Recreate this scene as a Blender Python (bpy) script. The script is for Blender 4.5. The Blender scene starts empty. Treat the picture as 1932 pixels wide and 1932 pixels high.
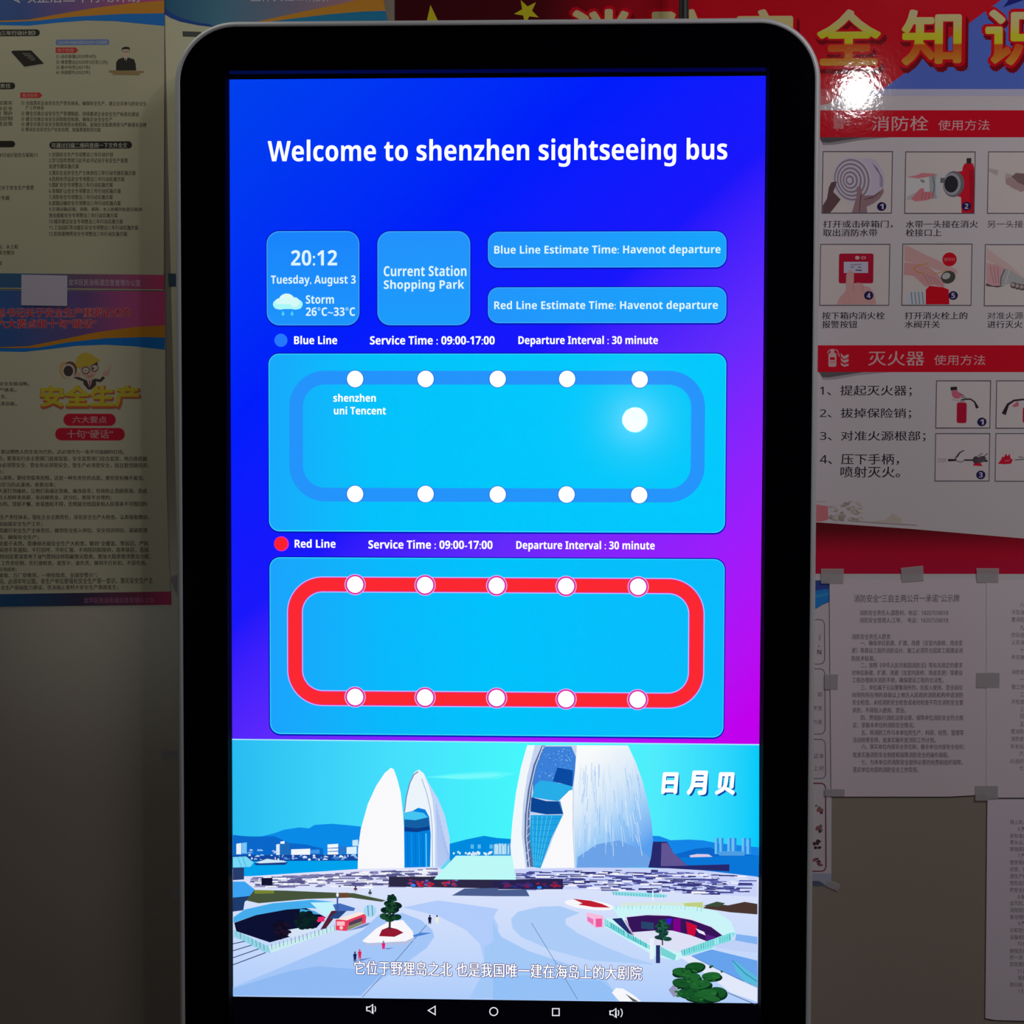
import bpy, bmesh, math, random
from mathutils import Vector, Matrix

# ------------------------------------------------------------------ camera
sc = bpy.context.scene
COL = sc.collection
CAM = Vector((0.05322584, -1.43830328, 1.26251924))
YAW, PIT, ROL = -0.02292893, -0.02625903, 0.00267953
FPX, CPX = 2007.0, 966.0
fwd = Vector((math.sin(YAW) * math.cos(PIT), math.cos(YAW) * math.cos(PIT), math.sin(PIT)))
_r = Vector((math.cos(YAW), -math.sin(YAW), 0)); _u = _r.cross(fwd)
rgt = _r * math.cos(ROL) + _u * math.sin(ROL)
upv = -_r * math.sin(ROL) + _u * math.cos(ROL)
cam = bpy.data.cameras.new('camera'); camo = bpy.data.objects.new('camera', cam); COL.objects.link(camo)
cam.angle = 2 * math.atan(CPX / FPX); cam.clip_start = 0.02
camo.matrix_world = Matrix.Translation(CAM) @ Matrix((rgt, upv, -fwd)).transposed().to_4x4()
sc.camera = camo


def W(px, py, Y):
    """the point of the vertical plane y = Y that shows at photograph pixel (px, py)"""
    d = fwd + rgt * ((px - CPX) / FPX) - upv * ((py - CPX) / FPX)
    return CAM + d * ((Y - CAM.y) / d.y)


# ------------------------------------------------------------------ world, lamps, exposure
sc.view_settings.view_transform = 'Standard'
sc.view_settings.look = 'None'
sc.view_settings.gamma = 1.0
sc.view_settings.exposure = 0.0
sc.view_settings.use_curve_mapping = False
wd = bpy.data.worlds.new('World'); sc.world = wd; wd.use_nodes = True
wd.node_tree.nodes['Background'].inputs[0].default_value = (0.92, 0.9, 1.0, 1)
wd.node_tree.nodes['Background'].inputs[1].default_value = 0.006


def lamp(name, P, L, radius, power, color, aim):
    d = (P - CAM).normalized(); d.y = -d.y
    loc = P + d * (L / -d.y)
    li = bpy.data.lights.new(name, 'AREA'); li.shape = 'DISK'; li.size = radius * 2
    li.energy = power; li.color = color
    o = bpy.data.objects.new(name, li); COL.objects.link(o)
    o.location = loc
    o.rotation_euler = (aim - loc).to_track_quat('-Z', 'Y').to_euler()
    return o


lamp('ceiling_spot_lamp', W(1618, 172, 0.0), 1.55, 0.042, 1.9, (1.0, 0.93, 0.95), Vector((0.5, 0, 1.45)))
lamp('far_room_lamp', W(1198, 792, -0.09), 2.6, 0.046, 1.0, (1.0, 0.97, 0.94), Vector((0.1, 0, 1.2)))


for nm, pos, sx_, pw, cl in (('ceiling_panel_lamp', (1.4, -1.4, 2.85), 0.8, 4.5, (1.0, 0.97, 0.96)), ('added_left_fill', (-0.85, -0.36, 2.55), 0.7, 2.7, (0.98, 1.0, 0.9))):  # second one is an added fill, close to the wall for steep falloff
    pl = bpy.data.lights.new(nm, 'AREA'); pl.shape = 'RECTANGLE'; pl.size = sx_; pl.size_y = 0.4
    pl.energy = pw; pl.color = cl
    plo = bpy.data.objects.new(nm, pl); COL.objects.link(plo); plo.location = pos
    if pos[0] > 0:
        pl.spread = math.radians(100); plo.rotation_euler = (Vector((1.0, 0, 1.25)) - Vector(pos)).to_track_quat('-Z', 'Y').to_euler()
rl = bpy.data.lights.new('added_rear_light', 'AREA'); rl.shape = 'RECTANGLE'; rl.size = 0.9; rl.size_y = 0.15  # added light behind the camera, brightens what the glossy back wall reflects
rl.spread = math.radians(110); rl.energy = 1.0; rl.color = (0.97, 1.0, 0.88)
rlo = bpy.data.objects.new('added_rear_light', rl); COL.objects.link(rlo); rlo.location = (-2.1, -3.1, 1.05); rlo.rotation_euler = (math.radians(-42), 0, 0)


# ------------------------------------------------------------------ materials
def s2l(c):
    c /= 255.0
    return c / 12.92 if c <= 0.04045 else ((c + 0.055) / 1.055) ** 2.4


_mc = {}


def mat_pr(name, rgb, rough=0.5, metal=0.0, spec=0.5, bump=None):
    key = ('p', name, rgb, rough, metal, spec, bump)
    if key in _mc: return _mc[key]
    m = bpy.data.materials.new(name); m.use_nodes = True
    nt = m.node_tree; b = nt.nodes['Principled BSDF']
    b.inputs['Base Color'].default_value = (*rgb, 1)
    b.inputs['Roughness'].default_value = rough
    b.inputs['Metallic'].default_value = metal
    b.inputs['Specular IOR Level'].default_value = spec
    if bump:
        add_bump(nt, b, *bump)
    _mc[key] = m
    return m


def add_bump(nt, b, scale, strength, dist):
    g = nt.nodes.new('ShaderNodeNewGeometry')
    n = nt.nodes.new('ShaderNodeTexNoise'); n.inputs['Scale'].default_value = scale
    n.inputs['Detail'].default_value = 3
    nt.links.new(g.outputs['Position'], n.inputs['Vector'])
    bp = nt.nodes.new('ShaderNodeBump'); bp.inputs['Strength'].default_value = strength
    bp.inputs['Distance'].default_value = dist
    nt.links.new(n.outputs['Fac'], bp.inputs['Height'])
    nt.links.new(bp.outputs['Normal'], b.inputs['Normal'])


GLOSS = {'fire': (0.05, 0.5, (150.0, 0.5, 0.00016)), 'left': (0.45, 0.35, None), 'a4': (0.6, 0.3, None)}


def albedo(col, k):
    c = [s2l(x) / k for x in col]; t = max(max(c) / 0.8, 1.0)
    return tuple(round(x / t, 4) for x in c)


def pr(r, g, b, k=0.3, kind='fire'):
    """printed colour: what the photo shows, divided by the light that falls there"""
    ro, sp, bu = GLOSS[kind]
    rgb = albedo((r, g, b), k)
    return mat_pr('print_ink', rgb, ro, 0.0, sp, bu)


def grad_pr(stops, k, kind, axis=0, ang=None):
    """printed colour ramp along the object's own box (axis 0 = across, 2 = up)"""
    ro, sp, bu = GLOSS[kind]
    m = bpy.data.materials.new('print_ramp'); m.use_nodes = True
    nt = m.node_tree; b = nt.nodes['Principled BSDF']
    b.inputs['Roughness'].default_value = ro; b.inputs['Specular IOR Level'].default_value = sp
    if bu: add_bump(nt, b, *bu)
    nt.links.new(ramp(nt, [(p, albedo(col, k)) for p, col in stops], axis), b.inputs['Base Color'])
    return m


def ramp(nt, stops, axis, weights=None):
    tc = nt.nodes.new('ShaderNodeTexCoord')
    sp = nt.nodes.new('ShaderNodeSeparateXYZ')
    nt.links.new(tc.outputs['Generated'], sp.inputs[0])
    cr = nt.nodes.new('ShaderNodeValToRGB')
    el = cr.color_ramp.elements
    while len(el) < len(stops): el.new(0.5)
    for e, (p, c) in zip(el, stops):
        e.position = p; e.color = (*c, 1)
    if weights:
        a = nt.nodes.new('ShaderNodeMath'); a.operation = 'MULTIPLY'; a.inputs[1].default_value = weights[0]
        nt.links.new(sp.outputs[0], a.inputs[0])
        c = nt.nodes.new('ShaderNodeMath'); c.operation = 'MULTIPLY_ADD'
        c.inputs[1].default_value = weights[1]
        nt.links.new(sp.outputs[2], c.inputs[0]); nt.links.new(a.outputs[0], c.inputs[2])
        d = nt.nodes.new('ShaderNodeMath'); d.operation = 'ADD'; d.inputs[1].default_value = weights[2]
        nt.links.new(c.outputs[0], d.inputs[0])
        nt.links.new(d.outputs[0], cr.inputs[0])
    else:
        nt.links.new(sp.outputs[axis], cr.inputs[0])
    return cr.outputs[0]


def em(r, g, b, s=1.0):
    key = ('e', r, g, b, s)
    if key in _mc: return _mc[key]
    m = bpy.data.materials.new('lit_pixels'); m.use_nodes = True
    nt = m.node_tree; nt.nodes.remove(nt.nodes['Principled BSDF'])
    e = nt.nodes.new('ShaderNodeEmission')
    e.inputs[0].default_value = (s2l(r), s2l(g), s2l(b), 1); e.inputs[1].default_value = s
    nt.links.new(e.outputs[0], nt.nodes['Material Output'].inputs[0])
    _mc[key] = m
    return m


def em_grad(stops, axis=0, weights=None):
    m = bpy.data.materials.new('lit_pixels_ramp'); m.use_nodes = True
    nt = m.node_tree; nt.nodes.remove(nt.nodes['Principled BSDF'])
    e = nt.nodes.new('ShaderNodeEmission')
    nt.links.new(ramp(nt, [(p, tuple(s2l(x) for x in c)) for p, c in stops], axis, weights), e.inputs[0])
    nt.links.new(e.outputs[0], nt.nodes['Material Output'].inputs[0])
    return m


# ------------------------------------------------------------------ object helpers
def tag(o, label=None, cat=None, group=None, kind=None):
    if label: o['label'] = label
    if cat: o['category'] = cat
    if group: o['group'] = group
    if kind: o['kind'] = kind
    return o


def thing(name, loc, label, cat, group=None):
    o = bpy.data.objects.new(name, None); COL.objects.link(o)
    o.location = loc; o.empty_display_size = 0.05
    return tag(o, label, cat, group)


def base_of(o):
    while o.parent is not None: o = o.parent
    return Vector(o.location)


def link_mesh(name, verts, faces, mats, fm=None, parent=None, smooth=False, loc=None):
    me = bpy.data.meshes.new(name)
    off = base_of(parent) if parent else (loc or Vector((0, 0, 0)))
    me.from_pydata([tuple(Vector(v) - off) for v in verts], [], faces)
    for m in mats: me.materials.append(m)
    if fm: me.polygons.foreach_set('material_index', fm)
    if smooth: me.polygons.foreach_set('use_smooth', [True] * len(me.polygons))
    me.update()
    o = bpy.data.objects.new(name, me); COL.objects.link(o)
    if parent: o.parent = parent
    elif loc: o.location = loc
    return o


def prism_xz(pts, y0, y1):
    """solid between y0 (back) and y1 (front) with outline pts [(x, z)]"""
    n = len(pts)
    v = [(x, y0, z) for x, z in pts] + [(x, y1, z) for x, z in pts]
    f = [list(range(n)), list(range(2 * n - 1, n - 1, -1))]
    f += [[i, i + n, (i + 1) % n + n, (i + 1) % n] for i in range(n)]
    return v, f


def box(x0, x1, y0, y1, z0, z1):
    v, f = prism_xz([(x0, z0), (x1, z0), (x1, z1), (x0, z1)], y1, y0)
    return v, f


_tc = bpy.data.curves.new('lettering_source', 'FONT'); _tc.resolution_u = 3
_to = bpy.data.objects.new('lettering_source', _tc); COL.objects.link(_to)
_glyphs = {}


def latin(s, heavy):
    U, L, D = (0x1D5D4, 0x1D5EE, 0x1D7EC) if heavy else (0x1D5A0, 0x1D5BA, 0x1D7E2)
    return ''.join(chr(U + ord(c) - 65) if 'A' <= c <= 'Z' else chr(L + ord(c) - 97) if 'a' <= c <= 'z' else chr(D + ord(c) - 48) if '0' <= c <= '9' else c for c in s)


def glyphs(s, bold=0.0, res=3):
    s = latin(s, s.isascii() or '°' in s)
    key = (s, bold, res)
    if key not in _glyphs:
        _tc.body = s; _tc.offset = bold; _tc.resolution_u = res
        dg = bpy.context.evaluated_depsgraph_get(); dg.update()
        m = bpy.data.meshes.new_from_object(_to.evaluated_get(dg))
        vs = [(v.co.x, v.co.y) for v in m.vertices]; fs = [list(p.vertices) for p in m.polygons]
        bpy.data.meshes.remove(m)
        _glyphs[key] = (vs, fs)
    return _glyphs[key]


class Ink:
    """flat printing (or lit pixels) laid on the plane y = Y, drawn in photograph pixels"""
    def __init__(s, Y, step=1e-5):
        s.y = Y; s.st = step; s.v = []; s.f = []; s.fm = []; s.ms = []

    def mi(s, m):
        if m not in s.ms: s.ms.append(m)
        return s.ms.index(m)

    def face(s, pts3, m):
        nx = sum((a.x - c.x) * (a.z + c.z) for a, c in zip(pts3, pts3[1:] + pts3[:1]))
        if nx > 0: pts3 = pts3[::-1]
        b = len(s.v); s.v += pts3; s.f.append(list(range(b, b + len(pts3)))); s.fm.append(s.mi(m))

    def poly(s, pts, m):
        s.y -= s.st
        s.face([W(x, y, s.y) for x, y in pts], m); return s

    def rect(s, x0, y0, x1, y1, m):
        return s.rrect(x0, y0, x1, y1, 0, m)

    def loc(s, cx, cy):
        c = W(cx, cy, s.y); k = (W(cx + 10, cy, s.y).x - W(cx - 10, cy, s.y).x) / 20
        return c, k

    def rrect(s, x0, y0, x1, y1, r, m, slope=0.0):
        s.y -= s.st
        c, k = s.loc((x0 + x1) / 2, (y0 + y1) / 2)
        w, h = (x1 - x0) / 2, (y1 - y0) / 2
        s.face([Vector((c.x + x * k, s.y, c.z + (z - slope * x) * k)) for x, z in rr(w, h, r)], m); return s

    def ell(s, cx, cy, rx, ry, m, a=0, n=32, t0=0, t1=360):
        s.y -= s.st
        c, k = s.loc(cx, cy); ca, sa = math.cos(math.radians(a)), math.sin(math.radians(a))
        p = []
        for i in range(n):
            t = math.radians(t0 + (t1 - t0) * i / (n if t1 - t0 == 360 else n - 1))
            x, z = rx * math.cos(t), ry * math.sin(t)
            p.append(Vector((c.x + (x * ca - z * sa) * k, s.y, c.z + (x * sa + z * ca) * k)))
        s.face(p, m); return s

    def line(s, pts, w, m, closed=False):
        s.y -= s.st
        P = [Vector(p) for p in pts]; n = len(P); L = []; Rr = []
        for i in range(n):
            a = P[i - 1] if (i or closed) else P[i]; b = P[(i + 1) % n] if (i < n - 1 or closed) else P[i]
            t = (b - a)
            t = t.normalized() if t.length else Vector((1, 0))
            nn = Vector((-t.y, t.x))
            k = 1.0
            if 0 < i < n - 1 or closed:
                t2 = (P[(i + 1) % n] - P[i]).normalized(); k = 1 / max(0.5, abs(t.dot(t2)))
            ww = w[i] if isinstance(w, (list, tuple)) else w
            L.append(P[i] + nn * ww / 2 * k); Rr.append(P[i] - nn * ww / 2 * k)
        for i in range(n if closed else n - 1):
            j = (i + 1) % n
            s.face([W(*q, s.y) for q in (L[i], L[j], Rr[j], Rr[i])], m)
        return s

    def frame(s, x0, y0, x1, y1, w, m):
        return s.line([(x0, y0), (x1, y0), (x1, y1), (x0, y1)], w, m, True)

    def ring(s, x0, y0, x1, y1, r, w, m):
        """rounded band, outer box and band width w"""
        s.y -= s.st
        c, k = s.loc((x0 + x1) / 2, (y0 + y1) / 2)
        hw, hh = (x1 - x0) / 2, (y1 - y0) / 2
        a = rr(hw, hh, r, 14); b = rr(hw - w, hh - w, max(r - w, 1), 14)
        A = [Vector((c.x + x * k, s.y, c.z + z * k)) for x, z in a]
        B = [Vector((c.x + x * k, s.y, c.z + z * k)) for x, z in b]
        n = len(A)
        for i in range(n):
            s.face([A[i], A[(i + 1) % n], B[(i + 1) % n], B[i]], m)
        return s

    def text(s, t, x0, y0, x1, y1, m, bold=0.0, slope=0.0, res=3, lift=1, shear=0.0):
        """lettering whose ink fills the pixel box"""
        vs, fs = glyphs(t, 0.0, res)
        xs = [p[0] for p in vs]; ys = [p[1] for p in vs]
        ax, bx, ay, by = min(xs), max(xs), min(ys), max(ys)
        Y = s.y - s.st * lift
        if bold >= 0.02: sh = [(bold * math.cos(a * .7854), bold * math.sin(a * .7854)) for a in range(8)]
        elif bold > 0.005: sh = [(-bold, 0), (bold, 0)]
        else: sh = [(0, 0)]
        c, k = s.loc((x0 + x1) / 2, (y0 + y1) / 2)
        sx = (x1 - x0) / (bx - ax); sy = (y1 - y0) / (by - ay)
        i = s.mi(m); mxx, myy = (ax + bx) / 2, (ay + by) / 2
        for h, (ex, ey) in enumerate(sh):
            b = len(s.v); Yh = Y - 4e-6 * h
            for x, y in vs:
                dx = (x - mxx + ex) * sx; dz = (y - myy + ey) * sy
                s.v.append((c.x + (dx + shear * dz) * k, Yh, c.z + (dz - slope * dx) * k))
            s.f += [[b + q for q in f] for f in fs]; s.fm += [i] * len(fs)
        return s

    def cjk(s, t, x, yc, emx, m, emy=None, bold=0.0, res=2):
        """lettering of a given character size, starting at x and centred on yc"""
        vs, fs = glyphs(t, 0.0, res); emy = emy or emx
        Y = s.y - s.st
        c, k = s.loc(x, yc); b = len(s.v); i = s.mi(m)
        for px, py in vs:
            s.v.append(Vector((c.x + px * emx * k, Y, c.z + (py - 0.38) * emy * k)))
        for f in fs:
            s.f.append([b + q for q in f]); s.fm.append(i)
        return s

    def build(s, name, parent):
        return link_mesh(name, s.v, s.f, s.ms, s.fm, parent)


def rr(w, h, r, n=8):
    if r <= 0: return [(-w, -h), (w, -h), (w, h), (-w, h)]
    p = []
    for cx, cz, a0 in ((w - r, -h + r, -90), (w - r, h - r, 0), (-w + r, h - r, 90), (-w + r, -h + r, 180)):
        for i in range(n + 1):
            a = math.radians(a0 + 90 * i / n)
            p.append((cx + r * math.cos(a), cz + r * math.sin(a)))
    return p


def sheet(name, quad, d, th, m, parent):
    """paper sheet: outline in photo pixels, lying d in front of the wall"""
    Y = -(d + th)
    n = len(quad)
    v = [W(x, y, Y) for x, y in quad]
    v += [Vector((p.x, -d, p.z)) for p in v]
    f = [list(range(n)), list(range(2 * n - 1, n - 1, -1))]
    f += [[i, i + n, (i + 1) % n + n, (i + 1) % n] for i in range(n)]
    return link_mesh(name, v, f, [m], None, parent)


def foot(quad, d):
    """base point of a sheet: middle of its lower edge, on the wall"""
    p = [W(x, y, 0) for x, y in quad]
    return Vector((sum(q.x for q in p) / len(p), -d, min(q.z for q in p)))


# ------------------------------------------------------------------ the room
wm = bpy.data.materials.new('wall_paint'); wm.use_nodes = True
nt = wm.node_tree; b = nt.nodes['Principled BSDF']
b.inputs['Base Color'].default_value = (0.45, 0.37, 0.305, 1); b.inputs['Roughness'].default_value = 0.2
b.inputs['IOR'].default_value = 3.3
add_bump(nt, b, 260.0, 0.05, 0.0002)
v, f = box(-2.6, 2.6, 0.0, 0.12, 0.0, 2.9)
tag(link_mesh('wall_back', v, f, [wm]), kind='structure')
fm_ = bpy.data.materials.new('floor_tile'); fm_.use_nodes = True
nt = fm_.node_tree; b = nt.nodes['Principled BSDF']; b.inputs['Roughness'].default_value = 0.35
br = nt.nodes.new('ShaderNodeTexBrick'); br.offset = 0.0
br.inputs['Color1'].default_value = (0.05, 0.047, 0.045, 1); br.inputs['Color2'].default_value = (0.055, 0.05, 0.047, 1)
br.inputs['Mortar'].default_value = (0.03, 0.03, 0.03, 1); br.inputs['Scale'].default_value = 1.0
br.inputs['Brick Width'].default_value = 0.6; br.inputs['Row Height'].default_value = 0.6
br.inputs['Mortar Size'].default_value = 0.004
tc = nt.nodes.new('ShaderNodeTexCoord'); nt.links.new(tc.outputs['Object'], br.inputs['Vector'])
nt.links.new(br.outputs['Color'], b.inputs['Base Color'])
v, f = box(-2.6, 2.6, -3.6, 0.12, -0.1, 0.0)
tag(link_mesh('floor', v, f, [fm_]), kind='structure')
v, f = box(-2.6, 2.6, -3.72, -3.6, 0.0, 2.9)
tag(link_mesh('wall_rear', v, f, [mat_pr('rear_wall_paint', (0.6, 0.58, 0.53), 0.7)]), kind='structure')
pv = [Vector(p) for p in ((-0.857, -0.795), (-1.18, -1.04), (-1.75, -1.47), (-2.05, -1.1), (-1.3, -0.5), (-1.0, -0.6))]
bl_ = [(p.x, p.y, 0.0) for p in pv] + [(p.x, p.y, 0.3) for p in pv]
n = len(pv)
tag(link_mesh('added_reflection_box_1', bl_, [list(range(n))[::-1], list(range(n, 2 * n))] + [[i, (i + 1) % n, (i + 1) % n + n, i + n] for i in range(n)], [mat_pr('dark_reflection_box', (0.012, 0.012, 0.013), 0.6)]), kind='structure')  # unseen box, added to darken the lower left of the wall's reflection

# ------------------------------------------------------------------ the kiosk
KF = -0.09                      # front glass plane
LCD = -0.07                     # lit panel plane
kiosk = thing('information_kiosk', Vector((0.0, -0.045, 0.0)),
              'tall black touchscreen information kiosk with silver rim showing a sightseeing bus screen', 'kiosk')
silver = mat_pr('brushed_silver_rim', (0.66, 0.66, 0.7), 0.42, 0.1, 0.5, (420.0, 0.1, 0.0002))
black = mat_pr('black_glass_border', (0.001, 0.001, 0.003), 0.08, 0.0, 0.06)
dark = mat_pr('dark_steel_housing', (0.03, 0.03, 0.035), 0.45, 0.4)
KX, KT, KB = 0.407, 1.846, 0.03


def outline(inset, rad, n=16, zb=KB):
    x, zt, zb, r = KX - inset, KT - inset, zb + inset, max(rad - inset, 0.005)
    p = []
    for cx, cz, a0, q in ((x - 0.02, zb + 0.02, -90, 0.02), (x - r, zt - r, 0, r), (-x + r, zt - r, 90, r), (-x + 0.02, zb + 0.02, 180, 0.02)):
        for i in range(n + 1):
            a = math.radians(a0 + 90 * i / n)
            p.append((cx + q * math.cos(a), cz + q * math.sin(a)))
    return p


def loft(rings):
    n = len(rings[0][0]); v = []; f = []
    for o, y in rings: v += [(x, y, z) for x, z in o]
    for j in range(len(rings) - 1):
        for i in range(n):
            a = j * n + i; b_ = j * n + (i + 1) % n
            f.append([a, b_, b_ + n, a + n])
    return v, f


RAD = 0.078
v, f = loft([(outline(0.004, RAD), -0.008), (outline(0.0, RAD), -0.012), (outline(0.0, RAD), -0.0845), (outline(0.0005, RAD), -0.0865),
             (outline(0.0014, RAD), -0.0882), (outline(0.0028, RAD), -0.0894), (outline(0.0045, RAD), -0.09), (outline(0.0078, RAD), -0.0901),
             (outline(0.0082, RAD), -0.0885), (outline(0.0082, RAD), -0.03)])
link_mesh('frame', v, f, [silver], None, kiosk, True)['label'] = 'silver metal rim'
v, f = prism_xz(outline(0.0085, RAD), -0.006, -0.03)
link_mesh('housing', v, f, [dark], None, kiosk)
# black border: outer outline to the opening, with the side walls of the recess
OX, OT, OB = 0.3418, 1.783, 0.545
o_out = outline(0.0084, RAD)


def ring_to_rect(o_, y):
    """the outline points pulled onto the opening (same point count)"""
    p = []
    q = (len(o_)) // 4
    cs = [(OX, OB), (OX, OT), (-OX, OT), (-OX, OB)]
    for c in range(4):
        for i in range(q):
            p.append(cs[c])
    return p


n = len(o_out)
inner = ring_to_rect(o_out, 0)
v = [(x, KF, z) for x, z in o_out] + [(x, KF, z) for x, z in inner]
f = [[i, (i + 1) % n, (i + 1) % n + n, i + n] for i in range(n)]
v2, f2 = [], []
bm = bmesh.new()
bv = [bm.verts.new(c) for c in v]
for q in f:
    try:
        bm.faces.new([bv[i] for i in q])
    except ValueError:
        pass
bmesh.ops.remove_doubles(bm, verts=bm.verts, dist=1e-6)
# recess walls
cs = [(OX, OB), (OX, OT), (-OX, OT), (-OX, OB)]
for i in range(4):
    a, b_ = cs[i], cs[(i + 1) % 4]
    bm.faces.new([bm.verts.new((a[0], KF, a[1])), bm.verts.new((b_[0], KF, b_[1])),
                  bm.verts.new((b_[0], LCD + 0.0015, b_[1])), bm.verts.new((a[0], LCD + 0.0015, a[1]))])
bm.faces.ensure_lookup_table()
for i_, q in enumerate(bm.faces[-4:]): q.material_index = 0 if i_ == 1 else 1
for vv in bm.verts: vv.co -= Vector(kiosk.location)
me = bpy.data.meshes.new('bezel'); bm.to_mesh(me); bm.free(); me.materials.append(black); me.materials.append(mat_pr('matte_black_recess', (0.001, 0.001, 0.002), 0.75, 0.0, 0.05))
bz = bpy.data.objects.new('bezel', me); COL.objects.link(bz); bz.parent = kiosk; bz['label'] = 'glossy black border'
# foot plate
v, f = prism_xz(rr(0.33, 0.015, 0.0), 0, 0)
v, f = box(-0.36, 0.36, -0.24, -0.006, 0.0, 0.03)
link_mesh('base_plate', v, f, [dark], None, kiosk)
# antenna on the top edge
ax, az = W(1290, 30, -0.045).x, KT
bm = bmesh.new()
for r0, r1, z0, z1 in ((0.0075, 0.0075, -0.004, 0.010), (0.0055, 0.0055, 0.010, 0.014), (0.0066, 0.0066, 0.014, 0.018), (0.0066, 0.0042, 0.018, 0.19)):
    bmesh.ops.create_cone(bm, cap_ends=True, segments=20, radius1=r0, radius2=r1, depth=z1 - z0,
                          matrix=Matrix.Translation((ax, 0, az + (z0 + z1) / 2)))
me = bpy.data.meshes.new('antenna'); bm.to_mesh(me); bm.free()
me.materials.append(mat_pr('black_rubber', (0.008, 0.008, 0.008), 0.5))
o = bpy.data.objects.new('antenna', me); COL.objects.link(o); o.parent = kiosk; o['label'] = 'black stick antenna on the top edge'
o.location = (0, 0, 0)

# ---- lit panel and everything shown on it
LW, LT, LB = 0.3425, 1.7797, 0.5577
v, f = box(-LW, LW, LCD, LCD + 0.008, LB, LT)
display = link_mesh('display', v, f, [em(1, 1, 4, 0.5)], None, kiosk)
display['label'] = 'lit portrait screen'
I = Ink(LCD - 0.0002)
VT = 1398.0
I.poly([(432, 150), (1446, 143), (1432.5, 1404), (437.5, 1394)], em_grad(
    [(0.0, (0, 66, 240)), (0.3, (0, 30, 255)), (0.48, (25, 22, 255)), (0.62, (100, 42, 255)), (0.8, (160, 28, 255)), (0.97, (196, 0, 240))],
    weights=(0.42, -0.58, 0.58)))
I.build('wallpaper', display)
WHT = em(255, 255, 255, 1.15); OFF = em(225, 250, 255, 1.0); NAVY = em(0, 25, 170)
Y1 = LCD - 0.0005
I = Ink(Y1); I.text('Welcome to shenzhen sightseeing bus', 503, 262, 1370, 315, WHT, 0.0, 0.0, 4)
I.build('welcome_lettering', display)


def tile(x0, y0, x1, y1, r, stops, edge=(70, 170, 255), axis=2):
    k = Ink(Y1)
    k.rrect(x0 - 2, y0 - 2, x1 + 2, y1 + 3, r + 2, em(0, 25, 190))
    k.rrect(x0, y0, x1, y1, r, em(*edge))
    k.rrect(x0 + 1.5, y0 + 1.5, x1 - 1.5, y1 - 1.5, r - 1.5, em_grad(stops, axis))
    return k


I = tile(503, 437, 678, 613, 24, [(0, (30, 150, 255)), (1, (26, 134, 255))])
I.text('20:12', 549, 472, 636, 501, OFF, 0.004)
I.text('Tuesday, August 3', 511, 519, 671, 540, OFF, 0.004)
I.text('Storm', 577, 557, 630, 573, OFF, 0.004)
I.text('26°C~33°C', 577, 580, 670, 596, OFF, 0.004)
CL = em_grad([(0, (120, 250, 255)), (0.5, (215, 250, 250)), (1, (250, 252, 250))], 2)
I.ell(529, 574, 14, 10, em(185, 255, 255)); I.ell(557, 574, 14, 10, em(190, 255, 255))
I.rrect(516, 568, 570, 583, 7, em(175, 252, 255)); I.ell(541, 567, 15, 13, em(225, 255, 250)); I.ell(556, 570, 9, 9, em(215, 253, 250))
I.rrect(520, 563, 562, 577, 6, em(215, 253, 252)); I.rrect(518, 574, 550, 583, 4.5, em(170, 252, 252))
for x in (534, 551):
    I.poly([(x, 586), (x + 2.8, 592), (x + 2, 595), (x, 596), (x - 2, 595), (x - 2.8, 592)], em(70, 215, 255))
I.build('clock_tile', display)
I = tile(712, 437, 887, 613, 24, [(0, (28, 158, 255)), (1, (36, 148, 255))])
I.text('Current Station', 724, 501, 880, 521, OFF, 0.004); I.text('Shopping Park', 724, 528, 876, 550, OFF, 0.004)
I.build('station_tile', display)
for i, (y0, s_) in enumerate(((437, 'Blue Line Estimate Time: Havenot departure'), (542, 'Red Line Estimate Time: Havenot departure'))):
    I = tile(920, y0, 1370, y0 + 67.5, 20, [(0, (34, 152, 255)), (1, (24, 166, 255))], axis=0)
    I.text(s_, 932, y0 + 25.5, 1359 - 5 * i, y0 + 46, OFF, 0.004)
    I.build('estimate_bar', display)
for i, (yc, s_, c, xs) in enumerate(((642, 'Blue Line', (38, 122, 255), (555, 636, 698, 933, 978, 1241)), (1026, 'Red Line', (255, 32, 45), (556, 633, 695, 929, 974, 1235)))):
    I = Ink(Y1)
    if i: I.ell(531, yc, 14, 14, em(240, 40, 190))
    I.ell(530, yc, 12.3, 12.3, em(*c)); I.build('line_marker', display)
    for nm, t, a, d0, d1 in (('line_name', s_, 0, 0, 0), ('service_time', 'Service Time : 09:00-17:00', 2, 1.5 * i, .5), ('departure_interval', 'Departure Interval : 30 minute', 4, 3 * i, 4.5)):
        I = Ink(Y1); I.text(t, xs[a], yc - 8.5 + d0, xs[a + 1], yc + 7.5 + d0 + d1, WHT, 0.006); I.build(nm + '_lettering', display)
pan = ((505, 668, 1367, 1004), (507, 1053, 1364, 1389))
for i, (x0, y0, x1, y1) in enumerate(pan):
    k = Ink(Y1)
    k.rrect(x0 - 2, y0 - 2, x1 + 2, y1 + 3, 22, em(0, 25, 190))
    k.rrect(x0, y0, x1, y1, 20, em(60, 215, 255))
    k.rrect(x0 + 1.5, y0 + 1.5, x1 - 1.5, y1 - 2, 18.5, em_grad(
        [(0, (24, 172, 255)), (0.22, (4, 196, 255)), (0.5, (0, 203, 255)), (1, (0, 204, 255))] if i == 0 else
        [(0, (26, 166, 255)), (0.25, (8, 188, 255)), (0.5, (0, 198, 255)), (1, (8, 190, 255))], 0))
    k.build('route_panel', display)
Y2 = LCD - 0.0009
k = Ink(Y2); k.ring(544, 700, 1328, 947, 68, 26, em(36, 150, 255)); k.build('route_loop', display)['label'] = 'blue route loop'
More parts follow.
